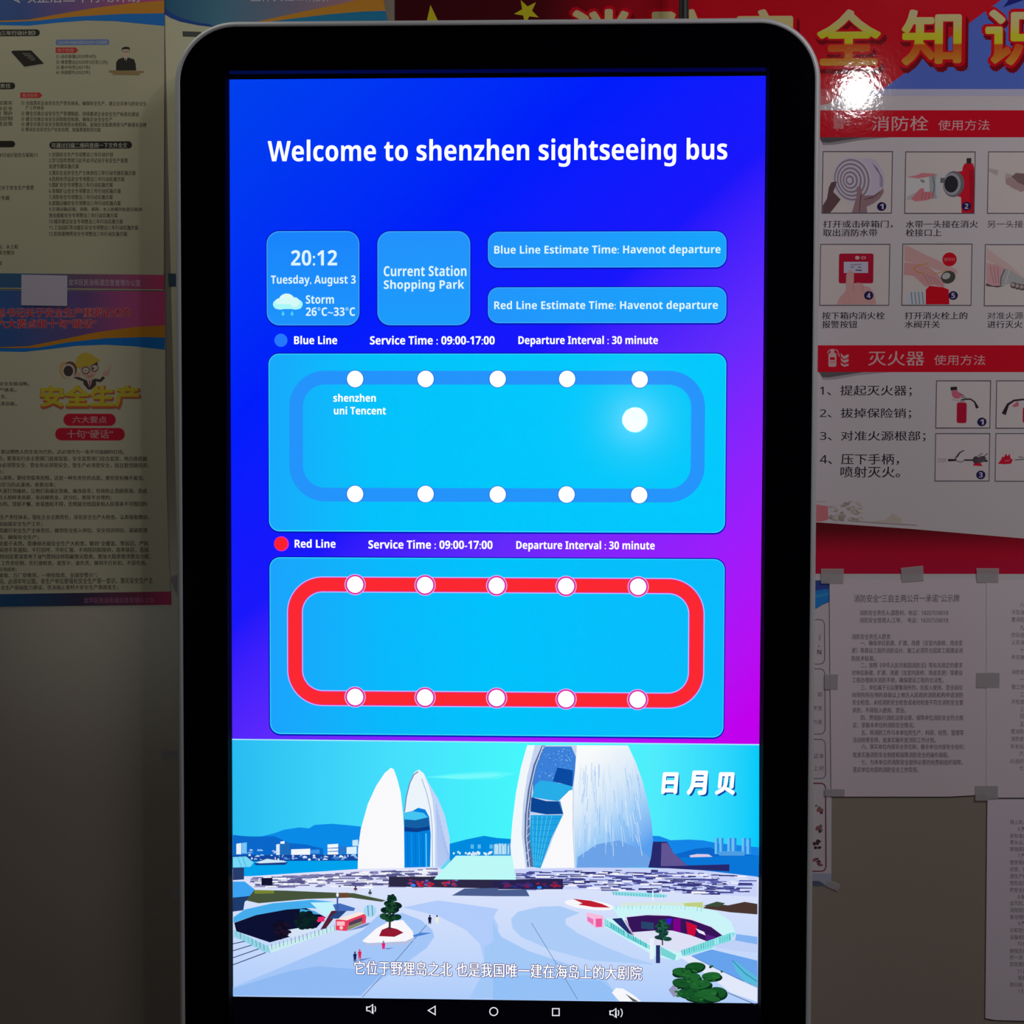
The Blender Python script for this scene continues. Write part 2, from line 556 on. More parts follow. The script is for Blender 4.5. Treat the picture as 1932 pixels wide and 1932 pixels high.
k = Ink(Y2); k.ring(540, 1089, 1327, 1335, 68, 30, em(215, 190, 255)); k.ring(541.5, 1090.5, 1325.5, 1333.5, 66.5, 27, em(225, 45, 165))
k.ring(543, 1092, 1324, 1332, 65, 24, em(255, 40, 50)); k.build('route_loop', display)['label'] = 'red route loop'
dots = [[(670, 715), (803, 715), (939, 715), (1070, 715), (1207, 716), (670, 932), (803, 932), (939, 933), (1069, 933), (1206, 934)],
        [(670, 1103), (802, 1104), (937, 1105), (1068, 1106), (1204, 1107), (670, 1315), (802, 1316), (937, 1317), (1068, 1319), (1203, 1320)]]
for i in range(2):
    for x, y in dots[i]:
        k = Ink(Y2 - 1e-4)
        if i:
            k.ell(x, y, 20, 20, em(215, 190, 255)); k.ell(x, y, 18.6, 18.6, em(225, 45, 165))
        else:
            k.ell(x, y, 17, 17, em(40, 120, 225))
        k.ell(x, y, 15.3, 15.6, WHT)
        k.build('station_dot', display)
k = Ink(Y2); k.text('shenzhen', 629, 743, 709, 758, WHT, 0.0); k.text('uni Tencent', 630, 767, 728, 782, WHT, 0.0)
k.build('stop_name_lettering', display)

# ---- the video in the lower part of the screen
V = Ink(LCD - 0.0005)
SK = 3.788


def l_(x, y): return (430 + x / SK, 1390 + y / SK)
def r_(x, y): return (930 + x / SK, 1390 + y / SK)
def LP(pts, m): V.poly([l_(*p) for p in pts], m)
def RP(pts, m): V.poly([r_(*p) for p in pts], m)


def E_(*c): return em(*c)


V.poly([(437.5, 1394), (1432.5, 1404), (1430.5, 1893), (439, 1880)], em_grad([(0, (178, 208, 255)), (0.2, (200, 220, 255)), (0.45, (222, 230, 255)), (1, (225, 230, 255))], 2))
S = Ink(LCD - 0.0004)
S.poly([(437.5, 1394), (1432.5, 1404), (1432, 1660), (438, 1660)], em_grad([(0.0, (40, 190, 245)), (0.3, (70, 225, 255)), (0.6, (70, 255, 255)), (0.8, (80, 240, 255)), (1, (0, 205, 255))], 0))
sky = V.f[0]; V.v[0:4] = V.v[0:4]
# paving base stays, sky on top
V.poly([(437.5, 1394), (1432.5, 1404), (1432, 1640), (438, 1640)], S.ms[0])
V.line([(437.5, 1395), (1432.5, 1405)], 2.2, E_(170, 235, 255))
# hills
LP([(35, 700), (120, 712), (240, 712), (330, 690), (400, 665), (510, 648), (580, 655), (620, 630), (740, 622), (860, 632), (950, 642), (950, 900), (35, 900)], E_(10, 140, 235))
LP([(35, 705), (200, 715), (330, 710), (440, 760), (560, 770), (680, 800), (680, 880), (35, 880)], E_(10, 105, 205))
V.poly([l_(1585, 765), l_(1700, 735), l_(1830, 708), (938, 1581), (966, 1583), (966, 1625), l_(1585, 900)], E_(0, 140, 225))
RP([(1140, 708), (1190, 710), (1270, 740), (1400, 735), (1500, 740), (1600, 760), (1900, 790), (1900, 870), (1140, 870)], E_(20, 135, 235))
RP([(1300, 840), (1450, 800), (1550, 790), (1640, 830), (1900, 850), (1900, 880), (1300, 880)], E_(10, 105, 205))
# far towers and waterfront
random.seed(4)
for x0, x1, y0, y1, c in ((60, 95, 760, 840, (235, 245, 255)), (98, 135, 755, 835, (120, 200, 250)), (345, 375, 765, 850, (220, 240, 255)), (370, 440, 755, 850, (30, 110, 190)), (375, 405, 745, 765, (240, 250, 255)),
                          (452, 588, 800, 845, (245, 250, 255)), (590, 655, 805, 835, (60, 150, 230)), (712, 788, 765, 842, (245, 250, 255)), (790, 850, 780, 835, (40, 120, 210)), (848, 920, 785, 838, (225, 245, 255)), (890, 930, 735, 780, (200, 235, 250))):
    LP([(x0, y0 + 5), (x1, y0), (x1, y1), (x0, y1)], E_(*c))
for y in (795, 818): LP([(712, y), (788, y - 4), (788, y + 3), (712, y + 5)], E_(40, 120, 210))
LP([(35, 848), (930, 840), (930, 892), (35, 892)], E_(20, 70, 160))
for i in range(60):
    x = random.uniform(130, 910); y = random.uniform(812 if x < 340 else 850, 884)
    w = random.uniform(8, 40); h = random.uniform(6, 18)
    LP([(x, y), (x + w * .4, y - h), (x + w, y - h * .5), (x + w, y)], E_(*random.choice(((235, 245, 255), (150, 205, 250), (200, 215, 245), (60, 140, 220)))))
LP([(35, 890), (930, 885), (930, 975), (35, 1000)], E_(0, 165, 240))
LP([(185, 905), (280, 895), (430, 895), (410, 915), (200, 918)], E_(25, 55, 130))
LP([(200, 900), (280, 872), (330, 880), (400, 885), (420, 897), (230, 905)], E_(210, 235, 250))
for i in range(26):
    x = random.uniform(1600, 1900); y = random.uniform(830, 850); LP([(x, y), (x, y - 14), (x + 12, y - 14), (x + 12, y)], E_(230, 245, 255))
for x in (1735, 1785, 1870, 1900): LP([(x, 800), (x, 770), (x + 22, 770), (x + 22, 800)], E_(90, 190, 240))
for x, w in ((1585, 28), (1618, 30), (1675, 30), (1705, 36), (1778, 30), (1812, 32)):
    RP([(x, 840), (x, 722 + (x % 7) * 3), (x + w, 718 + (x % 5) * 3), (x + w, 835)], E_(110, 195, 250))
    RP([(x + w * .55, 835), (x + w * .55, 725), (x + w, 722), (x + w, 835)], E_(45, 140, 230))
RP([(0, 770), (130, 760), (130, 900), (0, 900)], E_(60, 160, 230))
for i in range(10):
    x = random.uniform(0, 120); RP([(x, 840), (x, random.uniform(760, 800)), (x + 10, 765), (x + 10, 840)], E_(190, 230, 250))
RP([(1340, 862), (1900, 850), (1900, 1005), (1340, 960)], E_(10, 120, 220))
RP([(1405, 848), (1460, 838), (1540, 840), (1570, 858), (1410, 862)], E_(225, 205, 235))
RP([(1600, 828), (1650, 818), (1790, 820), (1800, 850), (1620, 850)], E_(80, 160, 230))
RP([(1120, 750), (1245, 750), (1290, 830), (1390, 920), (1690, 912), (1690, 962), (1110, 935)], E_(40, 40, 110))
RP([(1205, 760), (1245, 758), (1290, 830), (1390, 922), (1200, 925)], E_(100, 85, 150))
LP([(1400, 290), (1600, 265), (1900, 245), (2060, 262), (1932, 300), (1700, 308)], E_(92, 250, 255)); LP([(1480, 288), (1650, 272), (1890, 262), (1960, 272), (1880, 288), (1650, 300)], E_(118, 252, 255))
# shell buildings: small pair
shell_w = E_(253, 253, 255)
LP([(928, 945), (930, 800), (950, 660), (1000, 480), (1060, 350), (1120, 260), (1165, 222), (1185, 232), (1210, 300), (1235, 400), (1252, 560), (1262, 740), (1258, 940)], shell_w)
LP([(1258, 940), (1262, 540), (1275, 430), (1300, 320), (1330, 255), (1365, 235), (1400, 262), (1440, 340), (1500, 440), (1550, 560), (1585, 720), (1585, 860), (1520, 940)], E_(195, 215, 250))
LP([(1258, 560), (1275, 430), (1300, 320), (1330, 255), (1365, 235), (1400, 262), (1435, 350), (1462, 450), (1480, 640), (1480, 930), (1258, 935)], E_(240, 248, 255))
V.line([l_(1262, 540), l_(1275, 430), l_(1300, 330), l_(1330, 268), l_(1360, 250)], 2.2, E_(120, 140, 190))
V.line([l_(1385, 300), l_(1420, 400), l_(1448, 520), l_(1460, 650), l_(1462, 930)], 1.6, E_(170, 185, 225))
for i in range(10):
    x = 1490 + i * 9; V.line([l_(x, 480 + i * 38), l_(x + 14 + i * 1.5, 930)], 0.9, E_(150, 175, 235))
LP([(1262, 935), (1258, 545), (1320, 530), (1360, 508), (1410, 520), (1438, 572), (1450, 700), (1445, 930)], E_(0, 130, 225))
LP([(1258, 548), (1320, 532), (1400, 545), (1430, 575), (1340, 596), (1262, 590)], E_(70, 200, 245))
LP([(1260, 592), (1340, 598), (1434, 578), (1440, 640), (1350, 655), (1262, 645)], E_(20, 95, 165))
LP([(1262, 645), (1350, 655), (1440, 640), (1442, 665), (1350, 682), (1262, 676)], E_(10, 60, 140))
for i in range(6):
    x = 1285 + i * 27; V.line([l_(x, 690), l_(x + 3, 930)], 1.0, E_(30, 160, 235) if i % 2 else E_(0, 105, 205))
V.line([l_(1415, 690), l_(1418, 930)], 2.0, E_(90, 210, 250))
# large pair
RP([(135, 945), (125, 780), (140, 600), (165, 400), (200, 220), (245, 60), (600, 60), (600, 945)], E_(245, 250, 255))
RP([(235, 940), (205, 700), (215, 480), (245, 280), (300, 60), (600, 62), (590, 370), (545, 470), (340, 940)], E_(200, 215, 245))
RP([(245, 930), (225, 720), (228, 560), (250, 380), (290, 200), (350, 62), (375, 62), (310, 210), (280, 360), (262, 560), (265, 720), (290, 930)], E_(90, 110, 160))
V.line([r_(262, 930), r_(240, 720), r_(245, 540), r_(268, 370), r_(305, 210), r_(360, 66)], 1.4, E_(225, 235, 255))
for i in range(14):
    t = i / 13; x = 232 + (t ** 2) * 110; y = 900 - t * 800
    V.line([r_(x + 4, y), r_(x + 32, y - 36)], 1.0, E_(215, 225, 250))
RP([(290, 440), (285, 330), (310, 210), (370, 70), (560, 70), (600, 160), (570, 360), (480, 320)], E_(60, 130, 220))
for i in range(70):
    x = random.uniform(330, 570); y = random.uniform(80, 300)
    if x > 290 + (300 - y) * .3 and x < 575: V.ell(*r_(x, y), 1.4, .8, random.choice((E_(110, 175, 240), E_(40, 100, 200), E_(150, 200, 250))), 0, 8)
RP([(283, 420), (300, 345), (340, 312), (440, 325), (560, 350), (570, 372), (520, 410), (465, 462), (280, 432)], E_(40, 175, 235))
RP([(270, 560), (262, 720), (290, 930), (340, 940), (420, 720), (500, 560)], E_(30, 165, 230))
for i in range(5): V.line([r_(285 + i * 34, 565), r_(288 + i * 12, 920)], 0.9, E_(100, 215, 250))
for i in range(8): V.line([r_(272, 590 + i * 40), r_(480 - i * 19, 585 + i * 44)], 0.6, E_(10, 120, 205))
RP([(460, 220), (572, 240), (568, 355), (428, 318)], E_(10, 75, 165))
RP([(275, 432), (380, 460), (565, 465), (560, 552), (380, 555), (268, 535)], E_(10, 70, 150))
RP([(470, 466), (562, 468), (558, 550), (500, 550)], E_(60, 130, 195))
RP([(350, 940), (430, 720), (500, 560), (565, 552), (570, 380), (545, 385), (480, 455), (565, 462), (590, 370), (600, 940)], shell_w)
RP([(600, 60), (965, 62), (1020, 180), (1070, 320), (1110, 480), (1135, 620), (1145, 740), (1130, 860), (1110, 935), (590, 938), (580, 700), (568, 500), (580, 330)], em_grad([(0.25, (252, 254, 255)), (0.5, (222, 238, 253)), (0.72, (160, 208, 251)), (0.95, (88, 160, 242))], weights=(2.2, -1.3, 0.0)))
shade = ((0.0, (225, 240, 252)), (0.45, (165, 208, 250)), (1.0, (70, 150, 240)))
RP([(600, 935), (605, 860), (740, 770), (900, 740), (1050, 800), (1128, 870), (1110, 935)], E_(110, 165, 235))
for i in range(150):
    t = random.random(); x0 = 610 + t * 440; y0 = random.uniform(180, 700)
    L_ = random.uniform(60, 220)
    V.line([r_(x0, y0), r_(x0 - 14 + t * 40, y0 + L_)], 0.8, E_(*random.choice(((225, 240, 255), (130, 185, 245), (190, 220, 255)))))
V.line([r_(575, 380), r_(572, 650), r_(585, 935)], 1.4, E_(190, 205, 235))
# stone base wall with strips
LP([(110, 1000), (640, 965), (930, 945), (1500, 935), (1520, 945), (1932, 940), (1932, 1075), (950, 1070), (200, 1085), (110, 1060)], E_(225, 228, 255))
RP([(0, 940), (120, 945), (700, 935), (1250, 940), (1500, 955), (1890, 1000), (1890, 1145), (1250, 1110), (700, 1095), (0, 1080)], E_(205, 215, 255))
for i in range(560):
    w = random.uniform(35, 130); h = random.uniform(6, 15)
    if i % 2 == 0:
        x = random.uniform(130, 1480); top = 1005 - (x - 110) * .05; bot = 1072
        y = random.uniform(top, bot); c = random.choice(((105, 105, 160), (130, 130, 180), (85, 85, 140), (250, 250, 255)))
        x1 = min(x + w, 1500)
        LP([(x, y), (x1, y - 2), (x1, y + h * .8), (x, y + h * .8)], E_(*c))
    else:
        x = random.uniform(150, 1760); top = 950 + max(0, x - 1200) * .07; bot = 1085 + max(0, x - 500) * .035
        y = random.uniform(top, bot); c = random.choice(((70, 75, 150), (50, 50, 115), (95, 100, 180), (60, 60, 130), (245, 245, 255)))
        x1 = min(x + w, 1885)
        RP([(x, y), (x1, y + 2), (x1, y + h), (x, y + h)], E_(*c))
LP([(1150, 1000), (1490, 1000), (1640, 1020), (1932, 1020), (1932, 1085), (1150, 1070)], E_(45, 40, 70))
RP([(0, 1020), (500, 1015), (500, 1090), (0, 1090)], E_(40, 35, 80))
for i in range(40):
    x = random.uniform(1270, 1640); y = random.uniform(1018, 1060)
    LP([(x, y), (x + 22, y), (x + 22, y + 12), (x, y + 12)], E_(*random.choice(((150, 40, 80), (220, 20, 40), (60, 60, 140), (100, 110, 200), (180, 60, 90)))))
    x = random.uniform(60, 470); y = random.uniform(1035, 1070)
    RP([(x, y), (x + 24, y), (x + 24, y + 12), (x, y + 12)], E_(*random.choice(((120, 30, 70), (160, 30, 60), (40, 50, 140), (70, 40, 110)))))
V.ell(*l_(1325, 1062), 4.5, 2.6, E_(60, 140, 255)); V.ell(*r_(332, 1078), 4.5, 2.6, E_(40, 150, 255))
LP([(1600, 1135), (1690, 1085), (1932, 1080), (1932, 1140)], E_(75, 95, 145))
RP([(0, 1095), (235, 1090), (262, 1140), (0, 1140)], E_(75, 95, 145))
V.poly([l_(1630, 850), (966, 1614.5), r_(165, 1022), l_(1470, 1020)], E_(190, 252, 250))
LP([(240, 1010), (318, 1008), (318, 1062), (240, 1062)], E_(20, 20, 50))
# glazed pavilion at the left edge
LP([(35, 860), (130, 855), (185, 900), (160, 930), (35, 935)], E_(120, 220, 250)); LP([(35, 935), (115, 935), (115, 1020), (35, 1025)], E_(40, 60, 110))
LP([(35, 1035), (120, 1035), (190, 1090), (188, 1135), (35, 1150)], E_(60, 165, 245)); LP([(35, 1150), (185, 1135), (120, 1180), (110, 1240), (35, 1250)], E_(30, 60, 110))
for x in (70, 105): V.line([l_(x, 858), l_(x + 25, 930)], .7, E_(30, 130, 200))
# planting bands, pit on the left
LP([(190, 1095), (420, 1100), (780, 1115), (900, 1118), (1130, 1170), (1100, 1180), (880, 1150), (560, 1160), (220, 1190), (130, 1170)], E_(70, 85, 60))
LP([(190, 1095), (330, 1098), (330, 1120), (190, 1122)], E_(120, 135, 50))
LP([(800, 1115), (860, 1115), (870, 1150), (810, 1150)], E_(110, 70, 50))
LP([(40, 1290), (120, 1235), (320, 1190), (600, 1165), (760, 1180), (760, 1240), (600, 1225), (420, 1235), (200, 1275), (40, 1330)], E_(70, 175, 240))
LP([(590, 1185), (760, 1180), (760, 1250), (690, 1280)], E_(195, 245, 255))
LP([(45, 1330), (200, 1275), (420, 1235), (560, 1225), (640, 1260), (700, 1290), (620, 1380), (300, 1470), (60, 1390)], E_(12, 16, 50))
LP([(430, 1380), (600, 1350), (640, 1375), (470, 1440), (420, 1420)], E_(215, 230, 250))
LP([(515, 1230), (620, 1245), (660, 1270), (515, 1265)], E_(60, 170, 225))
LP([(660, 1380), (740, 1245), (800, 1240), (700, 1370)], E_(85, 35, 55)); LP([(720, 1300), (790, 1240), (870, 1225), (790, 1300)], E_(40, 70, 130))
LP([(750, 1200), (800, 1190), (910, 1225), (900, 1245), (770, 1245)], E_(70, 110, 190)); V.line([l_(783, 1120), l_(783, 1240)], 3, E_(60, 90, 170)); V.ell(*l_(783, 1130), 2.4, 4, E_(245, 240, 240))
LP([(630, 1290), (690, 1285), (690, 1320), (640, 1325)], E_(245, 40, 110))


def tree(fn, cx, cy, w, h, cols, n=26, seed=1):
    rnd = random.Random(seed)
    for i in range(n):
        t = i / n; y = cy + h * (.5 - t)
        ww = w * (.55 if t > .8 else 1) * (0.5 - abs(t - .45) * .35)
        x = cx + rnd.uniform(-1, 1) * ww
        V.ell(*fn(x, y), w * .17 / SK, w * .10 / SK, cols[rnd.randrange(len(cols))], rnd.uniform(-15, 15), 12)


DG = (E_(14, 55, 35), E_(25, 75, 45), E_(10, 35, 30)); BR = E_(60, 50, 45)
tree(l_, 555, 1310, 150, 110, (E_(8, 40, 35), E_(12, 25, 40)), 30, 3)
tree(l_, 385, 1375, 120, 110, (E_(15, 12, 35), E_(28, 18, 40)), 30, 4)
V.line([l_(380, 1400), l_(378, 1450)], 3, E_(15, 12, 35))
LP([(40, 1380), (150, 1430), (290, 1500), (305, 1545), (260, 1540), (130, 1470), (40, 1430)], E_(150, 215, 235))
LP([(290, 1500), (520, 1440), (760, 1355), (775, 1380), (560, 1455), (310, 1545)], E_(205, 240, 245))
random.seed(9)
for i in range(26):
    x = 60 + i * 28; y = (1400 + (x - 60) * .5) if x < 280 else (1500 - (x - 290) * .3)
    V.line([l_(x, y - 14), l_(x + 3, y + 28)], 0.9, E_(*random.choice(((40, 120, 120), (90, 190, 190), (30, 80, 110)))))
for i in range(4): V.line([l_(36, 1480 + i * 50), l_(120 + i * 50, 1462 + i * 27)], 1.6, E_(40, 55, 110))
LP([(770, 1310), (940, 1255), (990, 1265), (985, 1330), (845, 1388), (770, 1382)], E_(235, 60, 95))
LP([(775, 1305), (935, 1252), (985, 1262), (850, 1312)], E_(250, 235, 225)); LP([(865, 1325), (960, 1290), (960, 1320), (865, 1352)], E_(90, 60, 90))
LP([(858, 1355), (960, 1318), (958, 1340), (850, 1385)], E_(130, 140, 110)); LP([(778, 1320), (835, 1320), (835, 1350), (778, 1350)], E_(255, 195, 205)); V.ell(*l_(810, 1365), 3.4, 3.6, E_(255, 200, 205))
LP([(850, 1390), (985, 1335), (1060, 1320), (960, 1365)], E_(110, 135, 200))
V.ell(*l_(1015, 1245), 12, 12, E_(170, 220, 245)); V.line([l_(1000, 1205), l_(1005, 1280)], 1.6, E_(70, 140, 190)); V.line([l_(1030, 1205), l_(1035, 1280)], 1.6, E_(70, 140, 190))
# paving bands
PB = E_(165, 200, 252)
LP([(36, 1850), (36, 1790), (400, 1640), (780, 1480), (960, 1385), (1080, 1270), (1250, 1260), (1380, 1310), (1460, 1380), (1475, 1430), (1420, 1510), (1270, 1620), (1060, 1760), (880, 1855)], PB)
LP([(36, 1850), (36, 1800), (420, 1680), (640, 1640), (900, 1660), (1100, 1690), (950, 1850)], E_(145, 188, 246))
LP([(1250, 1220), (1500, 1280), (1700, 1380), (1800, 1480), (1830, 1600), (1800, 1730), (1720, 1870), (1932, 1870), (1932, 1350), (1900, 1290), (1925, 1240), (1932, 1230), (1500, 1170)], E_(180, 207, 255))
LP([(1830, 1500), (1932, 1450), (1932, 1870), (1730, 1870), (1800, 1730), (1832, 1600)], E_(165, 203, 252))
RP([(130, 1300), (180, 1250), (330, 1215), (480, 1210), (620, 1260), (520, 1300), (520, 1340), (600, 1400), (800, 1500), (1000, 1580), (1160, 1630), (700, 1600), (400, 1520), (200, 1430), (140, 1370)], E_(175, 207, 252))
RP([(0, 1330), (10, 1300), (10, 1340), (60, 1430), (250, 1530), (520, 1620), (800, 1720), (900, 1890), (0, 1878)], E_(165, 203, 252))
RP([(0, 1720), (300, 1700), (560, 1740), (760, 1740), (850, 1800), (880, 1890), (0, 1878)], E_(150, 195, 250))
V.line([l_(1420, 1345), l_(1200, 1600), l_(960, 1862)], 1.0, E_(70, 95, 140)); V.line([r_(275, 1330), r_(440, 1600), r_(605, 1878)], 1.0, E_(90, 125, 165))
# planter with a tree
LP([(960, 1460), (1060, 1370), (1150, 1320), (1250, 1310), (1320, 1390), (1330, 1430), (1270, 1470), (1000, 1485)], E_(252, 250, 255)); LP([(960, 1462), (1000, 1475), (1270, 1462), (1330, 1432), (1330, 1452), (1270, 1485), (1000, 1495)], E_(185, 195, 230))
LP([(1080, 1425), (1100, 1380), (1150, 1360), (1210, 1375), (1255, 1400), (1190, 1430)], E_(150, 25, 50)); LP([(1320, 1420), (1380, 1400), (1460, 1402), (1330, 1432)], E_(70, 130, 215))
V.line([l_(1165, 1130), l_(1155, 1380)], 4, BR)
for x, y, w, h in ((1172, 1155, 34, 26), (1150, 1195, 36, 22), (1205, 1205, 40, 24), (1125, 1240, 34, 22), (1185, 1240, 40, 22), (1120, 1285, 36, 24), (1205, 1290, 36, 22), (1160, 1300, 40, 24), (1165, 1215, 40, 40)):
    V.ell(*l_(x, y), w / SK, h / SK, random.choice(DG), random.uniform(-12, 12), 16)


def walker(fn, x, y, c1, c2, h=70):
    V.poly([fn(x - 9, y + h), fn(x - 10, y + 20), fn(x - 14, y + 40), fn(x - 12, y + 12), fn(x, y + 6), fn(x + 12, y + 12), fn(x + 13, y + 40), fn(x + 10, y + 20), fn(x + 9, y + h), fn(x + 3, y + h), fn(x, y + 45), fn(x - 3, y + h)], c1)
    V.ell(*fn(x, y), 6 / SK, 7 / SK, c2, 0, 10)


walker(l_, 908, 1542, E_(20, 30, 90), E_(40, 30, 60), 66); walker(l_, 942, 1525, E_(225, 30, 70), E_(220, 40, 60), 66)
LP([(920, 1600), (960, 1588), (1030, 1580), (960, 1600)], E_(90, 130, 200))
walker(l_, 1112, 1465, E_(225, 30, 120), E_(40, 150, 140), 54); LP([(1120, 1512), (1190, 1508), (1140, 1520)], E_(90, 130, 200))
walker(l_, 1443, 1280, E_(15, 20, 60), E_(30, 30, 60), 58); walker(l_, 1494, 1282, E_(240, 235, 225), E_(40, 40, 60), 52); walker(l_, 912, 1072, E_(90, 20, 60), E_(60, 20, 40), 22); walker(l_, 1016, 1098, E_(60, 70, 80), E_(60, 70, 80), 26)
# right-hand sunken court
V.ell(*r_(690, 1202), 47, 9, E_(250, 250, 255), -6); RP([(570, 1158), (700, 1172), (780, 1195), (840, 1222), (720, 1218), (610, 1200), (640, 1190)], E_(195, 30, 50))
RP([(670, 1255), (790, 1280), (790, 1360), (735, 1365), (670, 1320)], E_(250, 190, 225)); RP([(735, 1300), (780, 1300), (780, 1358), (735, 1360)], E_(240, 90, 160)); RP([(675, 1285), (718, 1305), (718, 1345), (675, 1315)], E_(235, 120, 190))
RP([(840, 1105), (1150, 1118), (1245, 1130), (1240, 1148), (1140, 1148), (870, 1132)], E_(140, 225, 235))
for i in range(18): V.line([r_(860 + i * 21, 1112 + i * 1.2), r_(862 + i * 21, 1132 + i)], 0.8, E_(20, 120, 140))
V.line([r_(1143, 1102), r_(1143, 1172)], 2.4, E_(240, 250, 255))
RP([(920, 1185), (1500, 1180), (1500, 1225), (920, 1215)], E_(215, 235, 225)); RP([(1360, 1190), (1500, 1182), (1500, 1222), (1380, 1218)], E_(195, 210, 130))
RP([(1500, 1225), (1560, 1190), (1680, 1205), (1800, 1180), (1890, 1195), (1890, 1270), (1700, 1255)], E_(75, 55, 50)); RP([(1500, 1210), (1600, 1178), (1660, 1190), (1620, 1215)], E_(60, 80, 60))
RP([(850, 1215), (1200, 1205), (1450, 1215), (1600, 1250), (1700, 1320), (1735, 1400), (1700, 1460), (1560, 1520), (1400, 1560), (1310, 1600), (1160, 1570), (990, 1470), (800, 1360), (800, 1300), (900, 1290)], E_(205, 248, 252))
RP([(940, 1285), (1100, 1270), (1250, 1272), (1420, 1300), (1560, 1350), (1640, 1420), (1560, 1470), (1420, 1520), (1330, 1545), (1200, 1500), (1090, 1470), (990, 1405)], E_(225, 228, 250))
RP([(955, 1290), (1100, 1275), (1260, 1280), (1420, 1310), (1560, 1360), (1640, 1420), (1530, 1462), (1420, 1420), (1280, 1385), (1160, 1385), (985, 1398)], E_(55, 20, 90))
RP([(1290, 1300), (1340, 1300), (1340, 1395), (1290, 1388)], E_(130, 0, 140)); RP([(1380, 1320), (1460, 1350), (1440, 1430), (1390, 1408)], E_(205, 10, 60)); RP([(1450, 1370), (1510, 1395), (1520, 1420), (1470, 1400)], E_(240, 235, 255)); RP([(1520, 1410), (1590, 1430), (1560, 1460), (1520, 1450)], E_(90, 30, 130)); RP([(1240, 1300), (1280, 1300), (1270, 1345), (1240, 1335)], E_(70, 20, 220)); RP([(1060, 1320), (1150, 1330), (1150, 1380), (1060, 1370)], E_(40, 70, 110))
RP([(850, 1300), (920, 1295), (1000, 1420), (960, 1400)], E_(35, 45, 110)); V.line([r_(945, 1310), r_(1005, 1420)], 2.4, E_(200, 150, 190))
RP([(800, 1300), (990, 1420), (1120, 1490), (1120, 1520), (960, 1440), (800, 1350)], E_(110, 215, 220)); RP([(1340, 1530), (1560, 1450), (1700, 1400), (1735, 1400), (1700, 1460), (1540, 1520), (1360, 1570)], E_(130, 225, 230))
random.seed(5)
for i in range(40):
    if i < 18: x = 810 + i * 17.5; y = 1330 + (x - 810) * .58
    else: x = 1350 + (i - 18) * 17; y = 1545 - (x - 1350) * .32
    V.line([r_(x, y - 22), r_(x + 3, y + 16)], 0.9, E_(*random.choice(((30, 130, 140), (60, 180, 180), (240, 255, 255), (25, 95, 125)))))
for i in range(22):
    x = 880 + i * 29; y = 1222 + max(0, x - 1350) * .12; V.line([r_(x, y - 14), r_(x, y + 10)], 0.8, E_(*random.choice(((70, 180, 180), (150, 225, 225)))))
V.line([r_(1210, 1320), r_(1212, 1490)], 2.4, BR)
for x, y, w, h in ((1210, 1320, 32, 18), (1190, 1350, 30, 16), (1235, 1365, 32, 16), (1200, 1390, 38, 16), (1190, 1435, 36, 16), (1245, 1445, 34, 16), (1220, 1410, 34, 16)):
    V.ell(*r_(x, y), w / SK, h / SK, random.choice((E_(20, 75, 60), E_(25, 60, 60))), random.uniform(-15, 15), 14)
RP([(1120, 1440), (1150, 1440), (1150, 1590), (1120, 1590)], E_(235, 245, 255)); RP([(1165, 1490), (1195, 1490), (1195, 1618), (1165, 1618)], E_(40, 50, 110)); RP([(1200, 1500), (1310, 1560), (1300, 1600), (1200, 1560)], E_(120, 215, 215))
RP([(1420, 1565), (1560, 1520), (1890, 1600), (1890, 1780), (1700, 1720), (1560, 1640)], E_(105, 165, 240)); RP([(1560, 1500), (1735, 1450), (1890, 1490), (1890, 1545), (1740, 1530)], E_(195, 212, 252)); RP([(1740, 1410), (1890, 1430), (1890, 1485), (1730, 1455)], E_(130, 180, 245))
RP([(1330, 1570), (1420, 1565), (1560, 1640), (1890, 1800), (1890, 1895), (1700, 1830), (1560, 1720)], E_(230, 236, 255)); V.line([r_(1420, 1568), r_(1600, 1660), r_(1890, 1790)], 0.9, E_(80, 110, 180)); V.line([r_(1680, 1830), r_(1880, 1915)], 1.2, E_(60, 60, 110))
RP([(1710, 1600), (1740, 1610), (1890, 1720), (1890, 1785), (1800, 1750), (1740, 1680)], E_(90, 190, 225)); V.line([r_(1712, 1600), r_(1800, 1690), r_(1890, 1750)], 1.2, E_(30, 110, 150))
RP([(850, 1830), (880, 1795), (930, 1800), (1010, 1850), (1060, 1893), (905, 1890)], E_(250, 250, 255)); RP([(945, 1835), (1000, 1870), (1040, 1892), (1000, 1892)], E_(90, 95, 90))
RP([(1255, 1810), (1300, 1760), (1330, 1850), (1290, 1860)], E_(150, 150, 185))
for x, y, w, h in ((1440, 1645, 75, 40), (1350, 1680, 75, 36), (1560, 1710, 75, 34), (1420, 1720, 70, 36), (1360, 1760, 85, 40), (1480, 1770, 85, 40), (1600, 1830, 72, 50), (1400, 1830, 90, 40), (1520, 1840, 90, 44), (1460, 1875, 90, 22), (1560, 1868, 70, 26)):
    V.ell(*r_(x + 6, y + 8), w / SK, h / SK, E_(8, 45, 25), random.uniform(-10, 10), 18); V.ell(*r_(x, y), w / SK * .92, h / SK * .85, random.choice((E_(22, 85, 40), E_(30, 100, 45))), random.uniform(-10, 10), 18)
